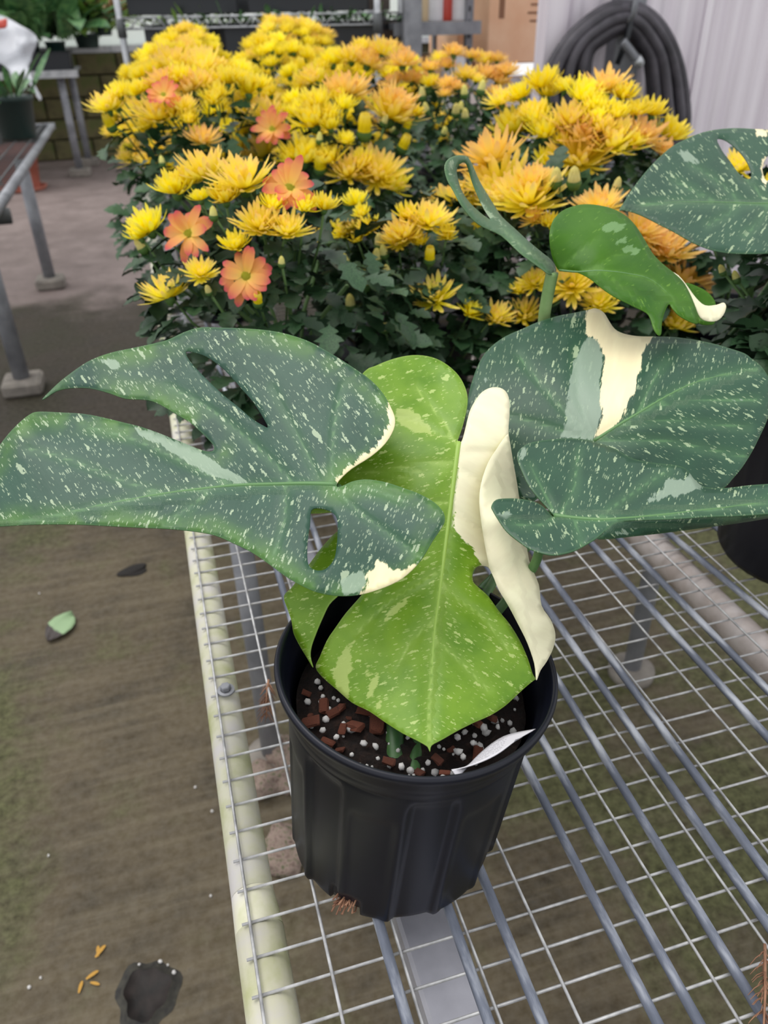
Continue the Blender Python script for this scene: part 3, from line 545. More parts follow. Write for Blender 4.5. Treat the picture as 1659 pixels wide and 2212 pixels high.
leaf('leaf', O, DW, [MAT['leaf_under'], MAT['leaf_dark']], mon, (), c5([(735, 622), (820, 630), (920, 625), (1050, 640), (1150, 670), (1250, 760)]), [c5(p) for p in ([(740, 615), (800, 560), (900, 480)], [(860, 625), (980, 560), (1060, 540)], [(920, 625), (1000, 690), (1090, 760)])], [], [c5(p) for p in ([(905, 425), (960, 410), (1030, 420), (1020, 450), (930, 455)], [(985, 490), (1030, 475), (1040, 500), (990, 510)], [(1020, 530), (1060, 510), (1090, 530), (1070, 555), (1030, 550)], [(790, 470), (805, 460), (800, 490)])],
     label='young bright green leaf underside arching right', ribr=.001)
D6 = tps([(1480, 600, .665), (1530, 640, .66), (1560, 660, .65), (1500, 680, .655), (1540, 700, .65)])
leaf('leaf', c5([(1225, 628), (1262, 645), (1300, 690), (1340, 745), (1380, 778), (1430, 776), (1462, 766), (1474, 785), (1460, 822), (1432, 846), (1392, 848), (1360, 832), (1338, 790), (1310, 740), (1280, 690)]), D6, [MAT['leaf_lime'], MAT['leaf_lime']], mon, (), None, (), [c5([(1100, 500), (1700, 500), (1700, 1000), (1100, 1000)])], axis=(1, 1), step=7, label='cream curled leaf tip')
D7 = tps([(1490, 610, .69), (1550, 650, .69), (1545, 700, .68), (1500, 680, .69)])
leaf('leaf', c5([(1290, 680), (1340, 692), (1385, 715), (1415, 745), (1428, 778), (1425, 850), (1400, 864), (1350, 856), (1320, 800), (1295, 740)]), D7, [MAT['leaf_under'], MAT['leaf_dark']], mon, (), None, (), (), axis=(1, 1), step=8, label='green back of the young leaf tip')
# (6) leaf with a slot in the upper right
c3 = lambda p: cv(p, (1059, 0), 2.765)
O = c3([(770, 1253), (800, 1205), (840, 1140), (900, 1060), (960, 990), (1020, 930), (1090, 872), (1170, 830), (1270, 790), (1380, 770), (1480, 765), (1570, 770), (1659, 775), (1760, 800), (1880, 880), (1960, 1000), (1990, 1150), (1950, 1300), (1880, 1420), (1780, 1490), (1659, 1512)])+[(1620, 548), (1581, 547), (1542, 541), (1508, 529), (1484, 517), (1455, 500), (1425, 485), (1396, 470), (1367, 458), (1345, 454)]
Hh = [c3([(1355, 832), (1400, 836), (1450, 870), (1500, 920), (1540, 980), (1560, 1040), (1552, 1066), (1520, 1066), (1480, 1030), (1430, 960), (1385, 900)]), c3([(1625, 1010), (1650, 940), (1700, 900), (1720, 950), (1690, 1040), (1650, 1080)])]
D8 = tps([(1345, 452, .760), (1500, 290, .830), (1659, 280, .840), (1659, 437, .770), (1500, 437, .765), (1600, 548, .720), (1750, 440, .760), (1420, 380, .79)])
leaf('leaf', O, D8, [MAT['leaf_back'], MAT['leaf_under']], mon, Hh, c3([(1900, 1200), (1750, 1215), (1600, 1215), (1350, 1208), (1100, 1208), (900, 1225)]), [c3(p) for p in ([(1659, 1215), (1560, 1100), (1450, 1000)], [(1500, 1212), (1380, 1100), (1200, 980)], [(1659, 1215), (1600, 1330), (1520, 1400)], [(1500, 1212), (1400, 1290), (1300, 1340)], [(1350, 1208), (1240, 1150), (1100, 1080)])], [c3([(1570, 765), (1659, 768), (1659, 810), (1600, 815)]), c3([(1615, 1000), (1640, 920), (1659, 930), (1659, 1130), (1630, 1090)])], [c3([(1125, 895), (1170, 900), (1200, 930), (1260, 965), (1240, 980), (1160, 970), (1150, 930)])],
     label='slotted dark leaf at the upper right', ribr=.0013)
# petioles
def petiole(pts, r, m='petiole', r2=None):
    b = MB(); b.tube(crom(pts, 6), r, 10, r2=r2); b.build('petiole', MAT[m], mon)
S = ZB+SOILH
s1 = on_z(853, 1626, S); s2 = on_z(893, 1652, S); s3 = on_z(880, 1600, S); s4 = on_z(910, 1590, S)
petiole([s1-np.array([0, 0, .01]), px(852, 1560, .503), px(846, 1420, .548), px(800, 1250, .572), px(745, 1120, .535), px(729, 1053, .4912)], .0064, r2=.003)
petiole([s2-np.array([0, 0, .01]), px(905, 1590, .500), px(930, 1420, .545), px(965, 1200, .590), px(1002, 1030, .600), px(1000, 965, .5585)], .0046, r2=.003)
petiole([s3-np.array([0, 0, .01]), px(930, 1470, .545), px(1045, 1290, .575), px(1100, 1200, .610), px(1200, 1100, .63), px(1270, 1000, .612), px(1284, 958, .590)], .0044, r2=.003)
petiole([s4-np.array([0, 0, .01]), px(990, 1430, .530), px(1085, 1308, .540), px(1150, 1228, .530), px(1170, 1172, .515), px(1194, 1118, .4905)], .0040, r2=.003)
petiole([s3-np.array([0, -.01, .01]), px(960, 1350, .60), px(1110, 1000, .70), px(1165, 760, .70), px(1178, 665, .678), px(1193, 588, .662)], .0050, 'petiole_pale', r2=.0055)
petiole([s4-np.array([0, -.015, .01]), px(1000, 1320, .60), px(1330, 1000, .72), px(1600, 700, .82), px(1720, 520, .80), px(1745, 445, .767)], .0045, r2=.003)

# plant label tucked against the rim
def label_mat():
    t = NT('printed_plant_label'); uv = t.n('ShaderNodeUVMap', uv_map='uv').outputs[0]; sx = t.n('ShaderNodeSeparateXYZ'); t.l(uv, sx.inputs[0])
    row = t.math('FRACT', t.math('MULTIPLY', sx.outputs[1], 9.0)); ron = t.math('MULTIPLY', t.math('GREATER_THAN', row, .35), t.math('LESS_THAN', row, .62))
    ink = t.math('GREATER_THAN', t.noise(t.mapv(uv, (60, 9, 1)), 1.0, 1).outputs[0], .48); blk = t.math('MULTIPLY', t.math('GREATER_THAN', sx.outputs[0], .07), t.math('LESS_THAN', sx.outputs[0], .72))
    sel = t.math('MULTIPLY', t.math('GREATER_THAN', sx.outputs[1], .12), t.math('LESS_THAN', sx.outputs[1], .86))
    m = t.math('MULTIPLY', t.math('MULTIPLY', ron, ink), t.math('MULTIPLY', blk, sel)); t.set(t.mix(t.math('MULTIPLY', m, .75), rgb(222, 220, 226), rgb(110, 108, 120)), .35); return t.m
A = [on_z(u, v, ZB+h_) for u, v, h_ in ((988, 1682, .176), (1034, 1629, .171), (1088, 1590, .171), (1157, 1574, .177))]
def rim_in(u, v, h_=.183, k_=.0105):
    P = on_z(u, v, ZB+.19); c_ = PB+PSH*.19; d_ = P[:2]-c_; d_ /= np.linalg.norm(d_); q_ = PB+PSH*h_+d_*(RT-k_); return np.array([q_[0], q_[1], ZB+h_-.85*float(d_ @ PSH)*(RT-k_)])
Bp = [rim_in(1000, 1692), rim_in(1070, 1680), rim_in(1130, 1645), rim_in(1168, 1595)]
A = crom(A, 6); Bp = crom(Bp, 6); n = len(A); V = []; F = []; UV = []
for i in range(n):
    for j in range(7):
        t_ = j/6; V.append(A[i]*(1-t_)+Bp[i]*t_); UV.append((i/(n-1), 1-t_))
F = [(i*7+j, i*7+j+1, (i+1)*7+j+1, (i+1)*7+j) for i in range(n-1) for j in range(6)]
lb = part('plant_label', V, F, label_mat(), None, origin=tuple(A[0])); tag(lb, 'white printed plastic label tucked inside the black pot rim', 'label')
uv = lb.data.uv_layers.new(name='uv'); li = np.empty(len(lb.data.loops), int); lb.data.loops.foreach_get('vertex_index', li); uv.data.foreach_set('uv', np.array(UV, np.float32)[li].ravel())
sm = lb.modifiers.new('thickness', 'SOLIDIFY'); sm.thickness = .0006

# ================================================================== chrysanthemums
def petal_geo(L, Wd, elev, az, r0, z0, curl, twist=0.0):
    rows = [(0, .45), (.3, .85), (.62, 1.0), (.88, .72), (1.0, .16)]; V = []; al = []
    ca, sa = math.cos(az), math.sin(az); x, z = r0, z0; e = elev; pt = 0
    for t, wv in rows:
        d = (t-pt)*L; x += math.cos(e)*d; z += math.sin(e)*d; e += curl*(t-pt); pt = t
        for s, dz in ((-1, .18), (0, 0), (1, .18)):
            wy = s*wv*Wd/2; up = dz*wv*Wd*.6
            nx, nz = -math.sin(e)*up, math.cos(e)*up
            V.append(((x+nx)*ca-wy*sa, (x+nx)*sa+wy*ca, z+nz)); al.append(t)
    F = []
    for i in range(4):
        o = i*3; F += [(o, o+1, o+4, o+3), (o+1, o+2, o+5, o+4)]
    return V, F, al
def calyx_geo(b, r, h):
    b.lathe([(.03, -h), (r*.7, -h*.75), (r, -h*.2), (r*.9, .02)], n=10, mi=1)
def flower_mesh(kind, seed):
    r = np.random.default_rng(seed); b = MB(); al = []
    def pet(*a):
        V, F, t = petal_geo(*a); b.add(V, F, 0); al.extend(t)
    if kind in ('yellow', 'amber', 'apricot'):      # half-open cup of narrow petals
        spec = {'yellow': [(15, 1.02, .22, .07, .95), (14, .98, .55, .06, .75), (12, .88, .9, .04, .5), (8, .7, 1.2, .02, .2)],
                'amber': [(19, 1.12, .10, .08, .62), (18, 1.08, .42, .07, .6), (15, .98, .78, .05, .45), (10, .8, 1.12, .03, .25)],
                'apricot': [(18, 1.08, .05, .08, .55), (17, 1.02, .38, .07, .55), (14, .9, .75, .05, .4), (9, .72, 1.1, .03, .25)]}[kind]
        for n, L, e, r0, cu in spec:
            for k in range(n):
                pet(L*r.uniform(.8, 1.14), .19*r.uniform(.85, 1.15), e+r.normal(0, .10), 2*math.pi*(k+r.uniform(-.3, .3))/n, r0, 0, cu+r.normal(0, .18))
        mats = [MAT['f_'+kind], MAT['calyx']]
    nb = len(b.v)
    calyx_geo(b, .2, .3); al += [0.0]*(len(b.v)-nb)
    me = b.me('flower', mats); a = me.attributes.new('along', 'FLOAT', 'POINT'); a.data.foreach_set('value', np.array(al, np.float32)); return me
FM = {k: [flower_mesh(k, s) for s in range(4)] for k in ('yellow', 'amber', 'apricot')}
def bud_mesh(seed, opened):
    r = np.random.default_rng(seed); b = MB(); al = []
    for k in range(9):
        V, F, t = petal_geo(1.15, .42, 1.5, 2*math.pi*k/9, .30, -.1, .9 if not opened else .35); b.add(V, F, 0); al += t
    nb = len(b.v); b.lathe([(0, .75), (.28, .55), (.36, .2), (.3, -.05)], n=10, mi=0); al += [.5]*(len(b.v)-nb); nb = len(b.v); b.lathe([(.04, -.4), (.3, -.28), (.42, .0), (.38, .2)], n=10, mi=1); al += [0]*(len(b.v)-nb)
    me = b.me('bud', [MAT['f_yellow'] if opened else MAT['f_bud'], MAT['calyx']]); a = me.attributes.new('along', 'FLOAT', 'POINT'); a.data.foreach_set('value', np.array(al, np.float32)); return me
FM['bud'] = [bud_mesh(1, False), bud_mesh(2, False)]; FM['openbud'] = [bud_mesh(3, True)]
def daisy_petal(seed):
    r = np.random.default_rng(seed); V, F, al = petal_geo(.9*r.uniform(.9, 1.1), .38, .30, 0, .1, 0, -.5)
    me = mesh('petal', V, F, MAT['f_coral']); a = me.attributes.new('along', 'FLOAT', 'POINT'); a.data.foreach_set('value', np.array(al, np.float32)); return me
DP = [daisy_petal(s) for s in range(4)]
b = MB(); b.lathe([(0, .10), (.10, .09), (.17, .05), (.20, -.02)], n=14, mi=0); b.lathe([(.04, -.25), (.14, -.18), (.2, -.05), (.2, 0)], n=12, mi=1); DCEN = b.me('flower', [MAT['f_centre'], MAT['calyx']])
def mum_leaf_mesh(seed):
    r = np.random.default_rng(seed)
    half = [(0, .0), (.10, .03), (.22, .20), (.30, .26), (.36, .15), (.48, .30), (.58, .36), (.62, .20), (.74, .24), (.84, .20), (.92, .1), (1.0, 0)]
    V = []; nseg = len(half); bend = r.uniform(.3, .8)
    def bz(x): return -bend*.35*x*x
    for x, y in half: V.append((x, 0, bz(x)-.02*0))
    for sgn in (1, -1):
        for x, y in half: V.append((x+y*.15, sgn*y*r.uniform(.85, 1.15), bz(x)+.28*y+r.normal(0, .015)))
    F = []
    for i in range(nseg-1):
        F.append((i, i+1, nseg+i+1, nseg+i)); F.append((i+1, i, 2*nseg+i, 2*nseg+i+1))
    return V, F
ML = [mum_leaf_mesh(s) for s in range(5)]; MLM = [mesh('leaf', v, f, MAT['mumleaf']) for v, f in ML]
def mum_pot_mesh():
    b = MB(); b.lathe([(.0, .0), (.068, 0), (.072, .006), (.088, .125), (.094, .128), (.096, .150), (.093, .152), (.089, .150), (.086, .13), (0, .128)], n=32); return b.me('pot', MAT['pot'])
MUMPOT = mum_pot_mesh()
ZF = BENCH+.0085
PL = {}
def plant(key, x, y, r, top, label, detail):
    o = empty('potted_chrysanthemum', (x, y, ZF), label, 'potted plant', None)
    link('pot', MUMPOT, o); PL[key] = dict(o=o, x=x, y=y, r=r, top=top, c=np.array([x, y, ZF+.10]), rad=np.array([r, r, top-.10]), n=0, detail=detail)
    return o
plant('P1', .16, 1.06, .215, .405, 'chrysanthemum with three large coral daisies, nearest on the left bench edge', 2)
plant('P2', .40, 1.17, .19, .375, 'chrysanthemum with many pale unopened buds, directly behind the lime leaf', 2)
plant('P3', .64, 1.13, .20, .40, 'chrysanthemum with large amber blooms behind the young curled leaf', 2)
plant('P9', .68, .59, .135, .40, 'leafy chrysanthemum almost without blooms in the right foreground pot', 2)
plant('P17', .86, 1.00, .135, .43, 'small chrysanthemum mostly hidden behind the slotted upper right leaf', 1)
plant('P4', .13, 1.72, .22, .445, 'chrysanthemum overhanging the bench edge with one pink bloom, second row left', 1)
plant('P5', .39, 1.70, .20, .43, 'chrysanthemum in the second row centre with one coral bloom among yellow', 1)
plant('P6', .84, 1.48, .23, .45, 'dense yellow and apricot chrysanthemum in front of the coiled hose', 1)
plant('P7', .76, 1.98, .24, .44, 'dark leafy chrysanthemum with small burnt orange half open blooms', 1)
plant('P8', .45, 2.22, .21, .455, 'yellow chrysanthemum with one apricot bloom in the third row centre', 0)
plant('P10', .16, 2.24, .22, .465, 'amber and yellow chrysanthemum in the third row at the left edge', 0)
plant('P11', .14, 2.80, .25, .50, 'solid yellow chrysanthemum mound at the far left of the bench', 0)
plant('P12', .44, 2.76, .24, .50, 'solid yellow chrysanthemum mound in the fourth row centre', 0)
plant('P13', .74, 2.66, .23, .48, 'yellow chrysanthemum mound left of the steel shelving upright', 0)
plant('P14', .90, 2.42, .20, .44, 'small orange chrysanthemum in front of the cardboard boxes', 0)
plant('P15', .22, 3.36, .24, .525, 'farthest yellow chrysanthemum below the wire rack tray, left one', 0)
plant('P16', .60, 3.34, .27, .555, 'tallest farthest yellow chrysanthemum mound below the wire rack', 0)
PL['P9']['o'].children[0].scale = (1.28, 1.28, 1.45); PL['P9']['c'][2] += .12; PL['P9']['rad'][2] -= .10
def dome_hit(pl, u, v):
    d = ray(u, v); o = (CAM-pl['c'])/pl['rad']; e = d/pl['rad']; a = e @ e; bq = o @ e; c = o @ o-1; disc = bq*bq-a*c
    t = (-bq-math.sqrt(disc))/a if disc > 0 else -bq/a
    P = CAM+d*t; nrm = (P-pl['c'])/pl['rad']**2; nrm /= np.linalg.norm(nrm); return P, nrm, t
def orient(nrm, spin): return Vector(nrm).to_track_quat('Z', 'Y') @ Quaternion((0, 0, 1), spin)
STEMS = [MB().tube([(0, 0, 0), (.01, .004, -.05), (0, 0, -.14)], .0017, 5).me('stem', MAT['mumstem']), MB().tube([(0, 0, 0), (-.008, .006, -.045), (.004, 0, -.13)], .0015, 5).me('stem', MAT['mumstem'])]
cnt = 0
KIND = {'Y': ('yellow', 1.0), 'O': ('amber', 1.0), 'A': ('apricot', 1.0), 'B': ('bud', 1.05), 'b': ('openbud', .95)}
def put_flower(pl, P, nrm, size, kind, t, up=.68, stem=True):
    """size: apparent diameter in metres"""
    global cnt; cnt += 1
    base = np.array(pl['o'].location)
    if kind == 'D':
        tc = CAM-P; tc /= np.linalg.norm(tc); q = nrm*.4+tc*.75+np.array([0, 0, .25])+np.array([rng.normal(0, .15), 0, 0]); q /= np.linalg.norm(q)
        rot = orient(q, rng.uniform(0, 6)); f = link('flower', DCEN, pl['o'], tuple(P-base), rot, size*.5); f['label'] = 'coral daisy bloom with yellow eye'
        n = 17
        for k in range(n):
            if rng.uniform() < .12: continue
            link('petal', DP[k % 4], f, (0, 0, 0), (rng.normal(0, .1), rng.uniform(-.55, .40), 2*math.pi*(k+rng.uniform(-.25, .25))/n), (rng.uniform(.85, 1.12), rng.uniform(.85, 1.15), 1))
    else:
        nm, sc = KIND[kind]; q = nrm*(1-up)+np.array([0, 0, up])+rng.normal(0, .12, 3); q /= np.linalg.norm(q); lst = FM[nm]
        s = size*sc*(.66 if nm not in ('bud', 'openbud') else 1.0)
        f = link('bud' if nm in ('bud', 'openbud') else 'flower', lst[cnt % len(lst)], pl['o'], tuple(P-q*s*.25-base), orient(q, rng.uniform(0, 6)), float(s))
    if stem and pl['detail']:
        st = link('stem', STEMS[cnt % 2], pl['o'], tuple(P-base), orient(P-np.array([pl['x']+.42*(P[0]-pl['x']), pl['y']+.42*(P[1]-pl['y']), P[2]-.13]), rng.uniform(0, 6)), (1, 1, 1 if pl['detail'] == 2 else .6))
    pl['n'] += 1; pl.setdefault('at', []).append((P.copy(), size))
FL = {
'P1': [(317, 485, 92, 'Y'), (407, 505, 125, 'D'), (532, 597, 128, 'D'), (360, 628, 92, 'O'), (434, 587, 60, 'O'), (626, 407, 130, 'D'), (657, 444, 58, 'Y'), (702, 442, 62, 'Y'), (561, 480, 88, 'O'), (620, 493, 80, 'O'), (508, 526, 66, 'Y'), (485, 424, 72, 'Y'), (432, 424, 50, 'Y'), (378, 402, 88, 'Y'), (446, 366, 112, 'O'), (524, 387, 112, 'O'), (461, 463, 24, 'B'), (450, 628, 20, 'B'), (608, 567, 20, 'B'), (557, 650, 30, 'b'), (305, 532, 30, 'B'), (300, 506, 60, 'Y'), (410, 385, 80, 'Y'), (590, 440, 60, 'Y')],
'P2': [(706, 511, 66, 'Y'), (740, 500, 60, 'Y'), (762, 488, 56, 'O'), (797, 491, 52, 'Y'), (767, 432, 62, 'Y'), (781, 459, 44, 'Y'), (771, 516, 34, 'Y'), (785, 610, 42, 'b'), (757, 655, 30, 'B'), (830, 706, 28, 'B'), (744, 565, 32, 'B'), (814, 555, 28, 'B'), (873, 500, 84, 'O'), (930, 472, 90, 'O'), (965, 506, 46, 'Y'), (879, 462, 52, 'Y'), (928, 556, 34, 'b'), (938, 638, 80, 'O'), (1018, 672, 52, 'Y'), (1069, 682, 64, 'O'), (829, 545, 26, 'B'), (836, 585, 22, 'B'), (820, 524, 30, 'B'), (860, 516, 60, 'O'), (905, 520, 40, 'Y')],
'P3': [(967, 433, 96, 'O'), (1068, 385, 135, 'O'), (1060, 330, 120, 'A'), (1143, 421, 130, 'O'), (1035, 445, 64, 'Y'), (1026, 490, 48, 'Y'), (1186, 480, 46, 'Y'), (1201, 387, 34, 'B'), (1240, 387, 38, 'B'), (1333, 400, 24, 'B'), (1296, 440, 92, 'A'), (1386, 492, 96, 'A'), (1235, 611, 84, 'O'), (1296, 652, 66, 'O'), (1130, 675, 66, 'O'), (1123, 624, 44, 'Y'), (1155, 607, 60, 'O'), (1155, 470, 50, 'A'), (1080, 420, 90, 'O'), (1150, 385, 70, 'A'), (1442, 536, 105, 'A'), (1480, 596, 112, 'A'), (1460, 692, 84, 'O'), (1500, 612, 80, 'A'), (1425, 520, 70, 'A')],
'P17': [(1600, 356, 68, 'O'), (1640, 400, 50, 'Y')],
'P9': [(1590, 600, 22, 'B'), (1560, 585, 20, 'B')],
'P4': [(230, 226, 72, 'O'), (255, 199, 52, 'Y'), (253, 225, 44, 'Y'), (294, 196, 54, 'Y'), (314, 189, 46, 'Y'), (238, 268, 32, 'b'), (275, 321, 34, 'Y'), (273, 338, 30, 'O'), (354, 206, 76, 'D'), (341, 245, 82, 'O'), (398, 228, 60, 'O'), (408, 255, 50, 'Y'), (314, 272, 48, 'Y'), (439, 296, 72, 'A'), (405, 186, 76, 'A'), (469, 201, 58, 'Y'), (489, 171, 66, 'Y'), (537, 191, 66, 'Y'), (348, 171, 66, 'A'), (350, 350, 18, 'B'), (385, 165, 66, 'Y'), (440, 178, 66, 'O'), (370, 240, 60, 'Y'), (460, 215, 50, 'Y'), (515, 170, 60, 'Y'), (560, 180, 50, 'Y')],
'P5': [(572, 248, 86, 'O'), (589, 280, 98, 'D'), (634, 212, 50, 'Y'), (681, 219, 76, 'Y'), (674, 254, 96, 'Y'), (717, 246, 52, 'Y'), (746, 225, 56, 'Y'), (750, 190, 96, 'A'), (847, 237, 108, 'O'), (862, 214, 78, 'A'), (900, 244, 40, 'Y'), (878, 275, 26, 'b'), (871, 315, 34, 'b'), (787, 280, 44, 'b'), (746, 301, 44, 'Y'), (713, 270, 50, 'Y'), (659, 331, 96, 'Y'), (627, 338, 58, 'Y'), (713, 338, 66, 'Y'), (565, 322, 96, 'O'), (692, 358, 40, 'b'), (753, 367, 80, 'O'), (815, 371, 98, 'O'), (847, 394, 78, 'Y'), (529, 280, 46, 'Y'), (518, 311, 52, 'Y'), (540, 350, 60, 'Y'), (500, 330, 60, 'O'), (600, 252, 60, 'Y'), (640, 240, 60, 'Y'), (690, 300, 20, 'B'), (830, 262, 20, 'B'), (730, 205, 50, 'Y'), (640, 300, 24, 'B'), (780, 350, 60, 'Y')],
'P6': [(1171, 176, 80, 'Y'), (1124, 203, 66, 'Y'), (1081, 214, 60, 'O'), (1182, 198, 62, 'Y'), (1218, 186, 50, 'Y'), (1262, 200, 86, 'Y'), (1312, 178, 88, 'A'), (1348, 201, 66, 'Y'), (1410, 237, 66, 'Y'), (1374, 237, 62, 'Y'), (1283, 223, 66, 'Y'), (1110, 270, 106, 'Y'), (1178, 281, 78, 'Y'), (1233, 255, 86, 'O'), (1290, 248, 78, 'Y'), (1330, 241, 70, 'Y'), (1262, 284, 98, 'A'), (1327, 301, 108, 'O'), (1392, 288, 90, 'A'), (1450, 284, 84, 'Y'), (1256, 335, 106, 'O'), (1186, 344, 64, 'Y'), (1439, 325, 60, 'A'), (1370, 305, 60, 'Y'), (1160, 250, 70, 'Y'), (1150, 240, 60, 'O'), (1215, 300, 50, 'Y'), (1300, 270, 70, 'O')],
'P7': [(847, 176, 54, 'A'), (889, 168, 48, 'A'), (930, 143, 46, 'A'), (966, 138, 40, 'A'), (930, 178, 44, 'Y'), (963, 178, 44, 'A'), (1006, 160, 50, 'O'), (1050, 157, 52, 'A'), (1079, 171, 50, 'A'), (963, 199, 34, 'A'), (1003, 200, 22, 'B'), (1068, 196, 36, 'A'), (981, 108, 46, 'A'), (869, 129, 66, 'A'), (912, 205, 22, 'B'), (920, 236, 20, 'B'), (985, 240, 24, 'B'), (1005, 250, 22, 'B'), (995, 232, 18, 'B'), (960, 285, 18, 'B'), (1040, 192, 24, 'B'), (910, 172, 40, 'A'), (1030, 170, 36, 'O'), (985, 184, 36, 'A'), (1095, 150, 46, 'A')],
'P8': [(797, 130, 66, 'A'), (695, 143, 46, 'Y'), (750, 155, 36, 'Y'), (652, 147, 26, 'b'), (760, 120, 60, 'O'), (720, 128, 60, 'Y'), (690, 172, 30, 'b'), (830, 108, 60, 'O')],
'P10': [(375, 134, 84, 'O'), (392, 154, 66, 'Y'), (435, 144, 84, 'O'), (340, 150, 60, 'Y'), (480, 150, 60, 'Y'), (520, 150, 60, 'Y'), (300, 160, 46, 'Y'), (310, 190, 46, 'Y')],
'P14': [(981, 112, 44, 'A'), (1020, 118, 40, 'A'), (1050, 128, 44, 'O'), (1075, 125, 40, 'A'), (950, 125, 40, 'O')]}
for key, lst in FL.items():
    pl = PL[key]
    for (u, v, s, k) in lst:
        P, nrm, t = dome_hit(pl, u, v)
        if k == 'D' and key in ('P4', 'P5'): P = P-ray(u, v)*.07; t -= .07
        put_flower(pl, P, nrm, s*t/FPX, k, t)
# far rows: every bloom its own part, scattered over the mounds
def scatter(key, n, kinds, size, zmin):
    pl = PL[key]; k = 0; placed = []
    while k < n:
        a = rng.uniform(0, 6.283); zc = rng.uniform(zmin, 1); r = math.sqrt(1-zc*zc); d = np.array([r*math.cos(a), r*math.sin(a), zc])
        if d[1] > .55 and zc < .8: continue
        P = pl['c']+d*pl['rad']*rng.uniform(.96, 1.03)
        if any(np.linalg.norm(P-q) < size*.55 for q in placed): 
            if rng.uniform() < .97: continue
        placed.append(P); nrm = d/pl['rad']; nrm /= np.linalg.norm(nrm)
        put_flower(pl, P, nrm, size*rng.uniform(.8, 1.15), rng.choice(list(kinds)), 1, stem=False); k += 1
for key, n, kinds, size, zm in [('P8', 44, 'YYYYO', .055, .35), ('P10', 64, 'YYYYOO', .058, .45), ('P11', 110, 'YYYYYO', .058, .42), ('P12', 100, 'YYYYO', .058, .25), ('P13', 84, 'YYYYOA', .058, .25), ('P14', 24, 'AAOB', .045, .2), ('P15', 84, 'YYYYO', .058, .35), ('P16', 110, 'YYYYOO', .058, .35)]:
    scatter(key, n, kinds, size, zm)
# foliage
for key, pl in PL.items():
    o = pl['o']; base = np.array(o.location); rad = pl['rad']-np.array([.012, .012, .045]); n = {2: 420, 1: 330, 0: 200}[pl['detail']]; V = []; F = []; k = 0; sep = 0
    while k < n:
        a = rng.uniform(0, 6.283); zc = rng.uniform(-.12, 1); r = math.sqrt(1-zc*zc)*(.72+.28*min(1, max(0, zc+.12)/.45)); d = np.array([r*math.cos(a), r*math.sin(a), zc])
        if d[1] > .5 and rng.uniform() < .6: continue
        q = rng.uniform(.68, 1.0) if rng.uniform() < .6 else rng.uniform(.9, 1.0); P = pl['c']+d*rad*q; k += 1
        h = np.array([d[0], d[1], rng.uniform(-.55, .35)])+rng.normal(0, .3, 3); nrm = d*.35+np.array([0, 0, 1])+rng.normal(0, .25, 3)
        X = Vector(h).normalized(); Z = Vector(nrm); Y = Z.cross(X).normalized(); Z = X.cross(Y); s = rng.uniform(.034, .056); Mx = Matrix((X, Y, Z)).transposed()
        vi = k % 5
        if pl['detail'] == 2 and d[1] < .25 and q > .78 and sep < 200:
            sep += 1; link('leaf', MLM[vi], o, tuple(P-base), Mx.to_quaternion(), float(s))
        else:
            Q = np.array(ML[vi][0])*s @ np.array(Mx).T+P; of = len(V); V += [tuple(t) for t in Q]; F += [tuple(i+of for i in f) for f in ML[vi][1]]
    if pl['detail']:
        for P0, sz in pl.get('at', []):
            for q_ in range(3):
                ax = np.array([pl['x']-P0[0], pl['y']-P0[1], 0]); ax /= np.linalg.norm(ax)+1e-9; k += 1
                P = P0+np.array([0, 0, -rng.uniform(.042, .08)])+ax*rng.uniform(.0, .04)+np.r_[rng.normal(0, .014, 2), 0]
                X = Vector((rng.normal(0, 1)-ax[0], rng.normal(0, 1)-ax[1], rng.uniform(-.5, .2))).normalized(); Z = Vector((rng.normal(0, .3), rng.normal(0, .3), 1)); Y = Z.cross(X).normalized(); Z = X.cross(Y); Mx = Matrix((X, Y, Z)).transposed()
                Q = np.array(ML[k % 5][0])*rng.uniform(.034, .052) @ np.array(Mx).T+P; of = len(V); V += [tuple(t) for t in Q]; F += [tuple(i+of for i in f) for f in ML[k % 5][1]]
    # inner leaf mass so the heart of the plant is dark
    f = part('foliage', V, F, MAT['mumleaf'], o); f['kind'] = 'stuff'
    b = MB()
    for i in range(7):
        a = 6.283*i/7+rng.uniform(-.3, .3); d = np.array([math.cos(a), math.sin(a), 0]); p0 = np.array([pl['x'], pl['y'], ZF+.125])+d*.02; p2 = pl['c']+(d*.55+np.array([0, 0, .62]))*rad
        b = MB(); b.tube([p0, (p0+p2)/2-d*.02, p2], .003, 5); b.build('stem', MAT['mumstem'], o)

# ================================================================== beyond the bench
def copy_tree(o, loc=None, rotz=None):
    c = o.copy(); COL.objects.link(c)
    if loc is not None: c.location = loc
    if rotz is not None: c.rotation_euler = (0, 0, rotz)
    for ch in o.children:
        d = ch.copy(); COL.objects.link(d); d.parent = c
        for g in ch.children:
            e = g.copy(); COL.objects.link(e); e.parent = d
    return c
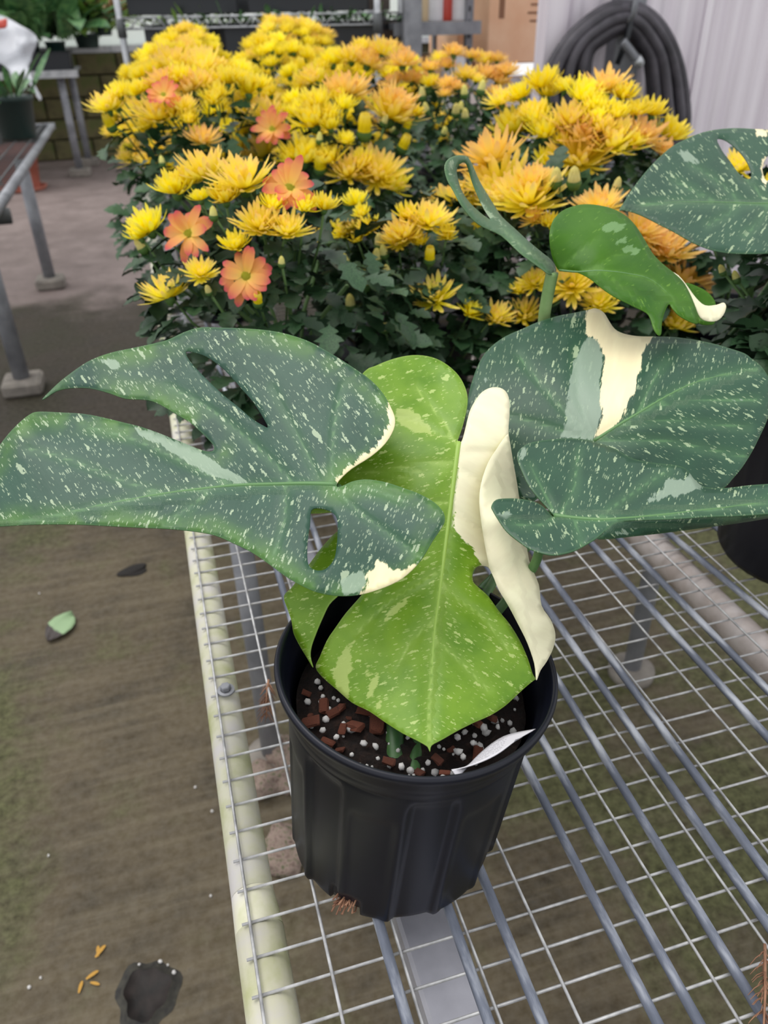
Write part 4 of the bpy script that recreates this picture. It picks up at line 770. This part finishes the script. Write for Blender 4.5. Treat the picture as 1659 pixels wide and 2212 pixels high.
# ---- white corrugated wall on the right
WY = 3.62
wr = empty('wall_right', (2.0, WY, 0)); wr['kind'] = 'structure'; wr['label'] = 'white corrugated sheet wall behind the hose'
def corr(x0, x1, y, z0, z1, pitch, amp):
    xs = np.arange(x0, x1+1e-6, pitch/8); V = []; F = []
    for i, x in enumerate(xs):
        ph = (x/pitch) % 1.0; h = amp*(1 if .2 < ph < .5 else (0 if ph > .7 or ph < .001 else (ph/.2 if ph <= .2 else (.7-ph)/.2)))
        V += [(x, y-h, z0), (x, y-h, z1)]
    F = [(2*i, 2*i+2, 2*i+3, 2*i+1) for i in range(len(xs)-1)]; return V, F
for i in range(5):
    x0 = 1.86+i*.72; V, F = corr(x0, x0+.735, WY-.004*(i % 2), .02, 2.9, .09, .012); p = part('panel', V, F, MAT['wall'], wr, False)
    sm = p.modifiers.new('thickness', 'SOLIDIFY'); sm.thickness = .004; sm.offset = 1
for i in range(5):
    b = MB(); b.box((1.86+i*.72, WY-.022, 1.46), (.035, .012, 2.9)); b.build('seam_strip', MAT['wall'], wr, False)
b = MB(); b.box((1.80, WY-.03, 1.5), (.11, .09, 3.0), bev=.006); t = b.build('trim_1', MAT['wall'], None, False); t['kind'] = 'structure'; t['label'] = 'pale corner post of the white wall'
# grey wall stud the hose hangs on
hc = on_y(1352, 20, WY-.14); hx = hc[0]
b = MB(); b.box((hx+.06, WY-.06, 1.4), (.13, .08, 2.8), bev=.006); t = b.build('trim_2', MAT['steel'], None, False); t['kind'] = 'structure'; t['label'] = 'grey upright stud behind the coiled hose'
hose = empty('coiled_hose', (hx, WY-.15, hc[2]), 'thick black hose hanging in loops from a wall hook', 'hose')
for i, q_ in enumerate((0, .18, .36, .52, .7, .86, 1.0)):
    ctl = [(1336+6*q_, 13+50*q_), (1285+22*q_, 34+48*q_), (1222+52*q_, 92+20*q_), (1182+84*q_, 170+8*q_), (1190+80*q_, 260), (1235+60*q_, 350), (1330, 410-30*q_), (1430-50*q_, 360), (1478-66*q_, 285), (1480-72*q_, 215), (1464-64*q_, 130), (1432-50*q_, 62+34*q_), (1388-26*q_, 22+44*q_)]
    dy = (0, -.035, .03, -.045, .015, -.03, .025)[i]; pts = crom([on_y(u, v, WY-.15+dy) for u, v in ctl], 5, True); pts = np.vstack([pts, pts[:1]])
    b = MB(); b.tube(pts, .0235, 10, caps=False); b.build('hose_loop', MAT['hose'], hose)
b = MB(); P0 = on_y(1345, 90, WY-.22); P1 = on_y(1374, 128, WY-.22); d = (P1-P0)/np.linalg.norm(P1-P0)
for k in range(8):
    c = P0+(P1-P0)*k/8; b.tube([c, c+d*.006], .019, 10); b.tube([c+d*.006, c+d*.012], .015, 10)
b.build('spring_guard', MAT['steel'], hose); b = MB(); b.tube([P1, P1+d*.03], .024, 12, r2=.022); b.tube([P1+d*.03, P1+d*.036], .018, 12); b.build('coupling', MAT['chrome'], hose)
b = MB(); b.tube([(hx, WY-.20, hc[2]+.03), (hx-.02, WY-.215, hc[2]-.1), (hx-.045, WY-.20, hc[2]-.2)], .012, 8); b.build('tie_strap', MAT['tray'], hose)
b = MB(); b.tube([(hx-.02, WY-.03, hc[2]-.035), (hx-.02, WY-.2, hc[2]-.045), (hx-.02, WY-.24, hc[2]-.02), (hx-.02, WY-.245, hc[2]+.06)], .012, 8); hk = b.build('wall_hook', MAT['steel'], None); tag(hk, 'steel hook holding up the black hose coil', 'hook')

# ---- cardboard boxes and steel shelving behind the bench
def carton(x, y, z, w, d, h, rz, label, lines=True):
    o = empty('cardboard_box', (x, y, z), label, 'box', 'cardboard boxes by the shelving'); o.rotation_euler = (0, 0, rz)
    b = MB(); b.box((0, 0, h/2), (w, d, h), bev=.006); link('carton', b.me('carton', MAT['card'], False), o)
    b = MB(); b.box((0, 0, h+.001), (w*.98, .05, .003)); link('tape', b.me('tape', MAT['tan_plastic'], False), o)
    if lines:
        b = MB()
        for k in range(5): b.box((w*.18, -d/2-.0008, h*.30+k*.035), (w*.34*(1 if k % 2 else .8), .0016, .010))
        b.box((-w*.33, -d/2-.0008, h*.45), (.03, .0016, .16)); b.box((-w*.33, -d/2-.0008, h*.45+.11), (.045, .0016, .03))
        link('printed_marks', b.me('printed_marks', MAT['cardink'], False), o)
    return o
q = on_y(1112, 128, 4.25); zt = q[2]
carton(q[0]+.06, 4.45, zt-.02, .42, .36, .62, 0, 'large pale cardboard box with printed marks beside the white wall')
q2 = on_y(1040, 110, 4.5); carton(q2[0], 4.72, zt-.10, .30, .36, .75, .12, 'tall cardboard box wedged between the shelving and the printed box', False)
tb = empty('side_table', (q[0]-.05, 4.5, 0), 'low brown table carrying the cardboard boxes', 'table')
b = MB(); b.box((q[0]-.05, 4.58, zt-.13), (.95, .7, .03)); b.build('table_top', plain('brown_board', rgb(92, 58, 44), .6), tb, False)
b = MB(); b.box((q[0]-.05, 4.225, zt-.11), (.95, .012, .05)); b.build('metal_edge', MAT['chrome'], tb, False)
for sx in (-.42, .42):
    for sy in (-.28, .28):
        b = MB(); b.box((q[0]-.05+sx, 4.58+sy, (zt-.145)/2), (.04, .04, zt-.145)); b.build('leg', MAT['steel'], tb, False)
su = empty('steel_shelving', (1.1, 4.1, 0), 'grey steel shelving unit with jars behind the flowers', 'shelf')
pA = on_y(890, 30, 4.0); pB = on_y(1012, 60, 4.15)
for (p, w_) in ((pA, .085), (pB, .035)):
    b = MB(); b.box((p[0], p[1], 1.1), (w_, .035, 2.2)); b.box((p[0]+w_*.5, p[1]+.03, 1.1), (.006, .06, 2.2)); b.build('upright', MAT['steel'], su, False)
    b = MB(); b.box((p[0], p[1]+.5, 1.1), (w_*.5, .035, 2.2)); b.build('upright', MAT['steel'], su, False)
for k in range(9):
    b = MB(); b.box((pB[0]-.004, pB[1]-.019, .95+k*.055), (.010, .003, .022)); b.build('slot', MAT['tray'], su, False)
zs = on_y(955, 48, 4.1)[2]
for z in (zs-.012, zs-.42, zs+.45):
    b = MB(); b.box(((pA[0]+pB[0])/2-.02, 4.32, z), (pB[0]-pA[0]+.1, .52, .028)); b.box(((pA[0]+pB[0])/2-.02, 4.062, z-.012), (pB[0]-pA[0]+.1, .006, .055)); b.build('shelf_board', MAT['steel'], su, False)
def jar(name, u, y, z, r, h, m, lidm, label, cat):
    p = on_y(u, 30, y); o = empty(name, (p[0], y, z), label, cat, 'containers on the steel shelving')
    b = MB(); b.lathe([(0, 0), (r*.95, 0), (r, h*.04), (r, h*.82), (r*.85, h*.88), (r*.85, h*.9), (0, h*.9)], n=20); link('body', b.me('body', MAT[m]), o)
    b = MB(); b.lathe([(r*.9, h*.86), (r*.9, h), (0, h)], n=20); link('lid', b.me('lid', MAT[lidm]), o)
jar('tub', 938, 4.2, zs+.004, .045, .16, 'white_plastic', 'white_plastic', 'white tub left of the red jar on the shelf', 'tub')
jar('jar', 962, 4.2, zs+.004, .034, .12, 'red_plastic', 'red_plastic', 'red jar on the steel shelf', 'jar')
jar('tub', 990, 4.2, zs+.004, .046, .20, 'white_plastic', 'white_plastic', 'tall white tub right of the red jar', 'tub')
jar('jar', 914, 4.2, zs+.004, .030, .12, 'tan_plastic', 'red_plastic', 'tan jar with red lid on the steel shelf', 'jar')
jar('bucket', 985, 4.2, zs-.404, .075, .30, 'white_plastic', 'white_plastic', 'white bucket on the lower steel shelf', 'bucket')
carton(on_y(935, 100, 4.3)[0], 4.3, zs-.404, .13, .2, .27, 0, 'small cardboard box on the lower steel shelf', False)

# ---- chrome wire rack with trays
rk = empty('wire_rack', (.5, 4.1, 0), 'chrome wire shelving rack behind the far flowers', 'shelf')
RL = on_y(262, 60, 4.7); RR = on_y(815, 20, 4.0); ang = math.atan2(RR[1]-RL[1], RR[0]-RL[0]); rl = math.hypot(RR[0]-RL[0], RR[1]-RL[1]); ux = np.array([math.cos(ang), math.sin(ang), 0]); uy = np.array([-math.sin(ang), math.cos(ang), 0])
o0 = np.array([RL[0], RL[1], 0])
for a_, d_ in ((0, 0), (rl, 0), (0, .42), (rl, .42)):
    p = o0+ux*a_+uy*d_; b = MB(); b.tube([p+np.array([0, 0, 0]), p+np.array([0, 0, 1.9])], .016, 12); b.build('post', MAT['chrome'], rk)
    b = MB(); b.tube([p+np.array([0, 0, 1.19]), p+np.array([0, 0, 1.27])], .022, 12); b.build('collar', MAT['darkwire'], rk)
zsh = on_y(262, 40, 4.7)[2]
for zz in (zsh, zsh-.245, zsh-.85):
    for d_ in (0, .42):
        b = MB(); up = np.array([0, 0, 1.0])
        b.tube([o0+ux*0+uy*d_+up*zz, o0+ux*rl+uy*d_+up*zz], .005, 6); b.tube([o0+uy*d_+up*(zz-.045), o0+ux*rl+uy*d_+up*(zz-.045)], .005, 6)
        n_ = 26; zg = [o0+ux*(rl*k/n_)+uy*d_+up*(zz-(.045 if k % 2 else 0)) for k in range(n_+1)]
        for k in range(n_): b.tube([zg[k], zg[k+1]], .0035, 5)
        b.build('shelf_truss', MAT['chrome'], rk)
    for k in range(12):
        b = MB(); b.tube([o0+ux*(rl*(k+.5)/12)+up*(zz+.004), o0+ux*(rl*(k+.5)/12)+uy*.42+up*(zz+.004)], .0025, 5); b.build('shelf_wire', MAT['chrome'], rk)
def blade_mesh(nm, mat, L=1.0, w_=.16, bend=.5):
    V = []; F = []
    for i, (t, ww) in enumerate([(0, .12), (.25, .55), (.5, 1), (.75, .8), (1, .05)]):
        x = L*t*math.cos(bend*t); z = L*t*math.sin(1.0-bend*t*1.2)
        for s_ in (-1, 0, 1): V.append((x*.7, s_*ww*w_, z+abs(s_)*.03))
    for i in range(4): F += [(i*3, i*3+1, i*3+4, i*3+3), (i*3+1, i*3+2, i*3+5, i*3+4)]
    return mesh(nm, V, F, mat)
LB = {k: [blade_mesh('leaf', MAT[k], 1, .10+.03*i, .2+.25*i) for i in range(3)] for k in ('lilyleaf', 'fern', 'redleaf')}
def clump(name, loc, n, h, spread, mat, label, cat='plant', group=None, flowers=0, potr=None, potm='greenpot', poth=.12, wide=None):
    o = empty(name, tuple(loc), label, cat, group); z0 = 0
    if potr:
        b = MB(); b.lathe([(0, 0), (potr*.78, 0), (potr*.8, .005), (potr*.97, poth*.86), (potr*1.04, poth*.87), (potr*1.04, poth), (potr*.97, poth), (potr*.94, poth*.9), (0, poth*.88)], n=24); link('pot', b.me('pot', MAT[potm]), o); z0 = poth*.88
    for k in range(n):
        a = rng.uniform(0, 6.283); r = spread*math.sqrt(rng.uniform())*.5; s = h*rng.uniform(.55, 1.05)
        link('leaf', LB[mat][k % 3], o, (r*math.cos(a)*(wide or 1), r*math.sin(a), z0+rng.uniform(-.0, .1)*h), (rng.normal(0, .2), rng.normal(0, .25), a+rng.normal(0, .5)), float(s))
    for k in range(flowers):
        a = rng.uniform(0, 6.283); r = spread*.4*math.sqrt(rng.uniform()); link('spathe', SPATHE, o, (r*math.cos(a)*(wide or 1), r*math.sin(a), z0+h*rng.uniform(.7, 1.0)), (0, rng.normal(0, .2), a), h*.25)
    return o
b = MB(); b.lathe([(.01, -.6), (.05, 0), (.16, .3), (.13, .6), (.01, 1.0)], n=8); SPATHE = b.me('spathe', MAT['lilyflower'])
def tray(loc, w_, d_, h, rz, label):
    o = empty('plant_tray', tuple(loc), label, 'tray'); o.rotation_euler = (0, 0, rz); b = MB()
    for (cx_, cy_, sx, sy) in ((0, -d_/2, w_, .012), (0, d_/2, w_, .012), (-w_/2, 0, .012, d_), (w_/2, 0, .012, d_)): b.box((cx_, cy_, h/2), (sx, sy, h))
    link('tray_wall', b.me('tray_wall', MAT['tray'], False), o); b = MB(); b.box((0, 0, .006), (w_, d_, .01)); link('tray_base', b.me('tray_base', MAT['tray'], False), o)
    b = MB()
    for sy in (-1, 1): b.box((0, sy*(d_/2+.006), h), (w_+.03, .02, .008))
    link('tray_rim', b.me('tray_rim', MAT['tray'], False), o); return o
for k, (f_, lab) in enumerate(((.25, 'left black tray on the upper wire rack shelf'), (.74, 'right black tray on the upper wire rack shelf'))):
    tray(o0+ux*rl*f_+uy*.21+np.array([0, 0, zsh+.012]), rl*.44, .36, .075, ang, lab)
z2 = zsh-.245+.012
for k, (f_, lab) in enumerate(((.22, 'left black seedling tray on the lower wire rack shelf'), (.55, 'middle black seedling tray on the lower wire rack shelf'), (.86, 'right black seedling tray on the lower wire rack shelf'))):
    tray(o0+ux*rl*f_+uy*.21+np.array([0, 0, z2]), rl*.27, .36, .20, ang, lab)
    clump('tray_seedlings', o0+ux*rl*f_+uy*.21+np.array([0, 0, z2+.19]), 60, .12, .55, 'fern' if k == 0 else 'lilyleaf', ['pale green seedlings in the left rack tray', 'dark green seedlings in the middle rack tray', 'dark grassy seedlings in the right rack tray'][k], wide=1.4)

# ---- left benches
b1 = empty('wire_bench', (-1.0, 4.5, 0), 'narrow wire bench on the left holding dark green pots', 'bench')
zb1 = BENCH
b = MB(); b.tube([(-.56, 2.6, zb1-.02), (-.56, 6.25, zb1-.02)], .021, 14); b.build('edge_rail', MAT['steel'], b1)
b = MB(); b.tube([(-1.55, 2.6, zb1-.02), (-1.55, 6.25, zb1-.02)], .021, 14); b.build('edge_rail', MAT['steel'], b1)
b = MB(); b.tube([(-1.56, 6.25, zb1-.02), (-.54, 6.25, zb1-.02)], .021, 14); b.build('end_rail', MAT['steel'], b1)
b = MB(); b.tube([(-1.3, 3.42, zb1-.06), (-.53, 3.42, zb1-.06)], .03, 14); b.build('cross_bar', MAT['darkwire'], b1)
me = MB().tube([(0, 2.6, 0), (0, 6.25, 0)], .004, 6).me('long_wire', MAT['darkwire'])
for k in range(12): link('long_wire', me, b1, (-1.5+k*.081+1.0, -4.5, zb1))
me = MB().tube([(-1.55, 0, 0), (-.56, 0, 0)], .003, 6).me('cross_wire', MAT['darkwire'])
for k in range(60): link('cross_wire', me, b1, (1.0, 2.65+k*.06-4.5, zb1-.006))
for (lx, ly) in ((-.615, 4.72), (-1.5, 4.72), (-.615, 3.2), (-1.5, 3.2)):
    b = MB(); b.tube([(lx, ly, .05), (lx, ly, zb1-.03)], .032, 14); b.build('leg', MAT['steel'], b1)
    b = MB(); b.box((lx, ly, .03), (.15, .15, .06), bev=.012); b.build('foot', MAT['concrete_foot'], b1, False)
b2 = empty('slatted_bench', (-1.5, 9.0, 0), 'far metal bench topped with peace lilies', 'bench')
q = on_y(165, 150, 8.6); zb2 = q[2]; xr = q[0]
b = MB(); b.box((xr-.75, 9.0, zb2-.015), (1.5, .9, .02)); b.build('bench_top', MAT['steel'], b2, False)
b = MB(); b.box((xr-.75, 8.55, zb2-.03), (1.52, .03, .06)); b.build('front_lip', MAT['chrome'], b2, False)
for (lx, ly) in ((xr-.16, 8.66), (xr-1.3, 8.66), (xr-.10, 9.35), (xr-1.3, 9.35)):
    b = MB(); b.tube([(lx, ly, .03), (lx, ly, zb2-.05)], .035, 12); b.build('leg', MAT['steel'], b2)
    b = MB(); b.box((lx, ly, .035), (.2, .2, .07), bev=.01); b.build('foot', MAT['concrete_foot'], b2, False)
tray((xr-.42, 8.85, zb2), .75, .5, .14, 0, 'black tray of peace lilies on the far bench')
for k, (dx, dy, hh, lab) in enumerate(((-.60, 8.8, .80, 'leftmost peace lily in the far tray'), (-.38, 8.85, .88, 'middle peace lily in the far tray'), (-.15, 8.8, .72, 'rightmost peace lily in the far tray'))):
    clump('peace_lily', (xr+dx, dy, zb2+.1), 60, hh, .42, 'lilyleaf', lab, 'plant', 'peace lilies in the far tray', flowers=4, potr=.09, poth=.12)
clump('bushy_plant', (xr+.12, 9.25, zb2+.15), 70, .55, .6, 'fern', 'pale feathery plant right of the peace lilies', 'plant', potr=.12)
clump('bushy_plant', (xr+.28, 9.3, zb2+.25), 40, .5, .4, 'redleaf', 'reddish leaved plant beside the pale feathery plant', 'plant', potr=.1)
clump('bushy_plant', (xr-.9, 9.2, zb2), 60, .7, .6, 'fern', 'pale green plant behind the clear plastic bag', 'plant', potr=.1)
pp_ = on_z(42, 300, zb1); clump('potted_plant', (pp_[0], pp_[1], zb1+.006), 14, .30, .26, 'lilyleaf', 'large dark green pot with drooping leaves on the left bench', 'potted plant', potr=.125, poth=.22)
pp_ = on_z(4, 302, zb1); clump('potted_plant', (pp_[0]-.07, pp_[1]-.35, zb1+.006), 10, .26, .22, 'lilyleaf', 'second dark green pot cut off by the left frame edge', 'potted plant', potr=.11, poth=.19)
# clear plastic bag with a red mark, draped over the pots
bp = px(-5, 200, 5.0)
t = NT('clear_polythene'); t.set(rgb(225, 228, 235), .25, 0, .6)
tr = t.n('ShaderNodeBsdfTransparent'); mx = t.n('ShaderNodeMixShader'); mx.inputs[0].default_value = .38; t.l(tr.outputs[0], mx.inputs[1]); t.l(t.b.outputs[0], mx.inputs[2]); t.l(mx.outputs[0], t.out.inputs[0])
bag = empty('plastic_bag', tuple(bp), 'crumpled clear plastic bag with a red mark over the left bench pots', 'bag')
c1 = lambda p: cv(p, (0, 0), 2.9625)
BO = [(-70, 85), (0, 95), (60, 118), (130, 160), (200, 200), (235, 240), (230, 290), (205, 340), (195, 385), (178, 420), (195, 475), (232, 560), (264, 622), (245, 634), (205, 570), (180, 530), (150, 575), (118, 572), (90, 515), (60, 455), (0, 400), (-70, 385)]
r_ = np.random.default_rng(4); ctl = []
for k in range(46):
    u_, v_ = r_.uniform(-70, 260), r_.uniform(85, 630); ctl.append((u_/2.9625, v_/2.9625, 4.9+r_.normal(0, .035)))
leaf('bag_film', c1(BO), tps(ctl), [t.m], bag, axis=(1, 0), step=6, thick=.001)
leaf('bag_film', c1([(x+4, y+6) for x, y in BO]), tps([(u_, v_, d_+.16+r_.normal(0, .04)) for u_, v_, d_ in ctl]), [t.m], bag, axis=(1, 0), step=6, thick=.001)
leaf('red_mark', c1([(-40, 135), (0, 128), (40, 118), (46, 150), (38, 176), (0, 184), (-40, 178)]), tps([(-14, 45, 4.78), (15, 40, 4.78), (14, 60, 4.78), (0, 62, 4.79)]), [MAT['red_plastic']], bag, axis=(1, 0), step=5, thick=.001)
# terracotta pots on the floor
def tpot(u, v, r, h, label):
    p = on_z(u, v, 0); o = empty('terracotta_pot', (p[0], p[1]+r, 0), label, 'pot', 'terracotta pots under the left benches')
    b = MB(); b.lathe([(0, 0), (r*.72, 0), (r*.75, .01), (r*.92, h*.80), (r*1.05, h*.80), (r*1.06, h), (r*.95, h), (r*.9, h*.75), (r*.7, .03), (0, .03)], n=28); link('pot_body', b.me('pot_body', MAT['terra']), o)
    b = MB(); b.lathe([(0, 0), (r*.95, 0), (r*1.05, .03), (r*1.0, .03), (r*.9, .008), (0, .008)], n=28); link('saucer', b.me('saucer', MAT['terra']), o)
tpot(46, 418, .20, .36, 'large terracotta pot under the left wire bench')
tpot(182, 322, .10, .17, 'small terracotta pot by the mossy block wall')
# ---- mossy block wall far down the aisle
wb = empty('wall_back', (-.5, 9.9, 0)); wb['kind'] = 'structure'; wb['label'] = 'low mossy concrete block wall at the end of the aisle'
b = MB(); b.box((.2, 9.95, .5), (7.0, .16, 1.0)); b.build('mortar_core', MAT['mortar'], wb, False)
bm_ = MB(); bm_.box((0, 0, 0), (.385, .19, .185), bev=.008); bme = bm_.me('block', MAT['block'], False)
for r_i in range(5):
    for c_i in range(16):
        link('block', bme, wb, (-2.6+c_i*.4+(r_i % 2)*.2, -.02+rng.normal(0, .003), .1+r_i*.2))
b = MB(); b.box((.2, 9.92, 1.03), (7.0, .26, .06)); b.build('sill', MAT['chrome'], wb, False)
# glazing posts above the wall
gl = NT('polythene_glazing'); gl.set(rgb(236, 242, 236), .5); gl.translucent((.9, .93, .9, 1), .75)
for k in range(9):
    b = MB(); b.box((-2.9+k*.75, 9.93, 2.0), (.71, .02, 1.9)); w_ = b.build('window_%d' % (k+1), gl.m, None, False); w_['kind'] = 'structure'
for k in range(10):
    b = MB(); b.box((-3.28+k*.75, 9.90, 2.0), (.05, .07, 2.0)); b.build('glazing_post', MAT['chrome'], wb, False)

# ================================================================== litter
def sprig(P, d, L, label):
    d = np.array(d, float); d /= np.linalg.norm(d); o = empty('dry_sprig', tuple(P), label, 'twig', 'dry brown conifer sprigs caught on the mesh'); b = MB(); s_ = np.cross(d, [0, 0, 1]); s_ /= np.linalg.norm(s_); up = np.cross(s_, d)
    b.tube([np.zeros(3), d*L*.5+up*.004, d*L], .0012, 5, r2=.0006); link('twig', b.me('twig', MAT['dead']), o); b = MB()
    for k in range(70):
        t = rng.uniform(.05, 1)*L; a = rng.uniform(0, 6.283); w_ = (s_*math.cos(a)+up*math.sin(a))*.75+d*.75; p0 = d*t; l_ = rng.uniform(.008, .013); b.tube([p0, p0+w_*l_*.6, p0+w_*l_+d*.002], .0005, 4, r2=.0002)
    nd = link('needles', b.me('needles', MAT['dead']), o); nd['kind'] = 'stuff'
pA = on_z(580, 1468, BENCH+.004); pB = on_z(576, 1530, BENCH-.012); sprig(pA, pB-pA, .034, 'small dry brown conifer sprig left of the black pot')
pA = on_z(1652, 2040, BENCH+.012); pB = on_z(1648, 2240, BENCH+.012); sprig(pA, pB-pA, .07, 'dry brown conifer sprig at the bottom right corner')
def rock(u, v, s, sc, seed, label, m='rock'):
    p = on_z(u, v, 0); V, F = lump(seed, 4, .5, sc); V = np.array(V)
    for k_ in range(6):
        W_ = np.random.default_rng(seed+k_).normal(0, 5, 3); V = V*(1+.07*np.abs(np.sin(V @ W_)))[:, None]
    V[:, 2] = np.maximum(V[:, 2], -.45*sc[2]); V[:, 2] -= V[:, 2].min()
    o = link('rock', mesh('rock', V, F, MAT[m]), None, (p[0], p[1], 0), (0, 0, seed), s); tag(o, label, 'rock', 'stones beneath the bench')
rock(590, 1690, .036, (1, .8, .6), 3, 'pinkish stone at the bench leg foot')
rock(615, 1650, .034, (.9, .9, .8), 5, 'pale stone half hidden behind the pot')
rock(618, 1835, .042, (.9, .8, .6), 9, 'pink stone nearest the pot base beneath the mesh')
# fallen leaf
p = on_z(132, 1358, .004); V = []; F = []
for i, (x, ww) in enumerate([(0, .01), (.12, .14), (.3, .25), (.5, .3), (.7, .26), (.88, .14), (1, .01)]):
    for s_ in (-1, -.5, 0, .5, 1): V.append((x-.5, s_*ww, .03*math.sin(3*x)+.05*s_*s_+(.06*x*s_)))
F = [(i*5+j, i*5+j+1, (i+1)*5+j+1, (i+1)*5+j) for i in range(6) for j in range(4)]
t = NT('fallen_leaf'); co = t.coord(); sx = t.n('ShaderNodeSeparateXYZ'); t.l(co, sx.inputs[0]); dd = t.math('ADD', sx.outputs[0], t.math('ADD', t.math('MULTIPLY', sx.outputs[1], -.5), t.math('MULTIPLY', t.noise(co, 6, 3).outputs[0], .25)))
t.set(t.mix(t.smooth(dd, .0, -.06), rgb(142, 170, 128), rgb(58, 50, 48)), .55)
fo = link('fallen_leaf', mesh('fallen_leaf', V, F, t.m), None, (p[0], p[1], .006), (0, 0, 1.05), .105); tag(fo, 'pale green fallen leaf with a dark stain on the concrete floor', 'leaf'); sm = fo.modifiers.new('thickness', 'SOLIDIFY'); sm.thickness = .008
# drain hole with black wet debris
p = on_z(318, 2150, 0); dr = empty('floor_drain', (p[0], p[1], 0), 'dark wet drain hole in the concrete floor', 'drain')
wet = noisy('wet_black_silt', rgb(9, 6, 5), rgb(30, 21, 18), 40, .5, bump=.5, spec=.25)
V = []; F = []; n = 36
for i, (r, z) in enumerate([(0, .004), (.022, .004), (.031, .006), (.037, .008), (.044, .003), (.052, .0006)]):
    for j in range(n):
        a = 2*math.pi*j/n; k_ = 1+.10*math.sin(3*a+1)+.06*math.sin(7*a); V.append((r*k_*math.cos(a)*.92, r*k_*math.sin(a)*1.05, z))
F = [(i*n+j, i*n+(j+1) % n, (i+1)*n+(j+1) % n, (i+1)*n+j) for i in range(5) for j in range(n)]
link('wet_silt', mesh('wet_silt', V[:4*n], F[:3*n], wet), dr); link('broken_edge', mesh('broken_edge', V[3*n:], [tuple(i-3*n for i in f) for f in F[3*n:]], noisy('broken_concrete', rgb(20, 18, 17), rgb(52, 50, 42), 60, .7, bump=.8)), dr)
for k in range(4):
    a = rng.uniform(0, 6.283); link('grit', perl[k % 5], dr, (.046*math.cos(a), .05*math.sin(a), .004), tuple(rng.uniform(0, 6, 3)), float(rng.uniform(.002, .005)))
p = on_z(290, 1232, 0); V, F = lump(31, 3, .6, (1.2, .8, .12)); o = link('mud_clod', mesh('mud_clod', V, F, noisy('dark_mud', rgb(16, 13, 12), rgb(36, 31, 27), 50, .8, bump=.8)), None, (p[0], p[1], .002), None, .034); tag(o, 'flat black mud clod on the floor left of the rail', 'debris')
# dropped petals and grit
pm = mesh('fallen_petal', *petal_geo(1, .3, .1, 0, 0, 0, -.3)[:2], noisy('dry_petal', rgb(168, 124, 44), rgb(196, 150, 60), 30, .7))
for (u, v, s, rz, lab) in ((206, 2068, .022, .8, 'upper dry yellow petal on the floor near the drain'), (212, 2066, .018, 1.6, 'paired dry petal beside the upper fallen petal'), (186, 2115, .02, .4, 'middle dry yellow petal left of the drain'), (170, 2145, .018, 1.3, 'lowest dry petal left of the drain'), (195, 2122, .016, -.5, 'curled dry petal touching the middle fallen petal')):
    p = on_z(u, v, .003); o = link('fallen_petal', pm, None, tuple(p), (0, 0, rz), s); tag(o, lab, 'petal', 'dropped petals on the floor')
for k, (u, v, lab) in enumerate(((63, 2132, 'white perlite bead farthest left of the floor drain'), (88, 2112, 'white perlite bead nearest the dry petals left of the drain'), (422, 1700, 'upper of two perlite beads beside the pale rail'), (458, 1752, 'lower of two perlite beads beside the pale rail'), (105, 1848, 'lone perlite bead in the mossy patch at the left'), (85, 1282, 'perlite bead just above the fallen pale leaf'), (455, 1935, 'perlite bead by the rail above the drain'))):
    p = on_z(u, v, .002); o = link('perlite_bead', perl[k % 5], None, tuple(p), tuple(rng.uniform(0, 6, 3)), float(rng.uniform(.0025, .004))); tag(o, lab, 'perlite', 'perlite beads scattered on the floor')
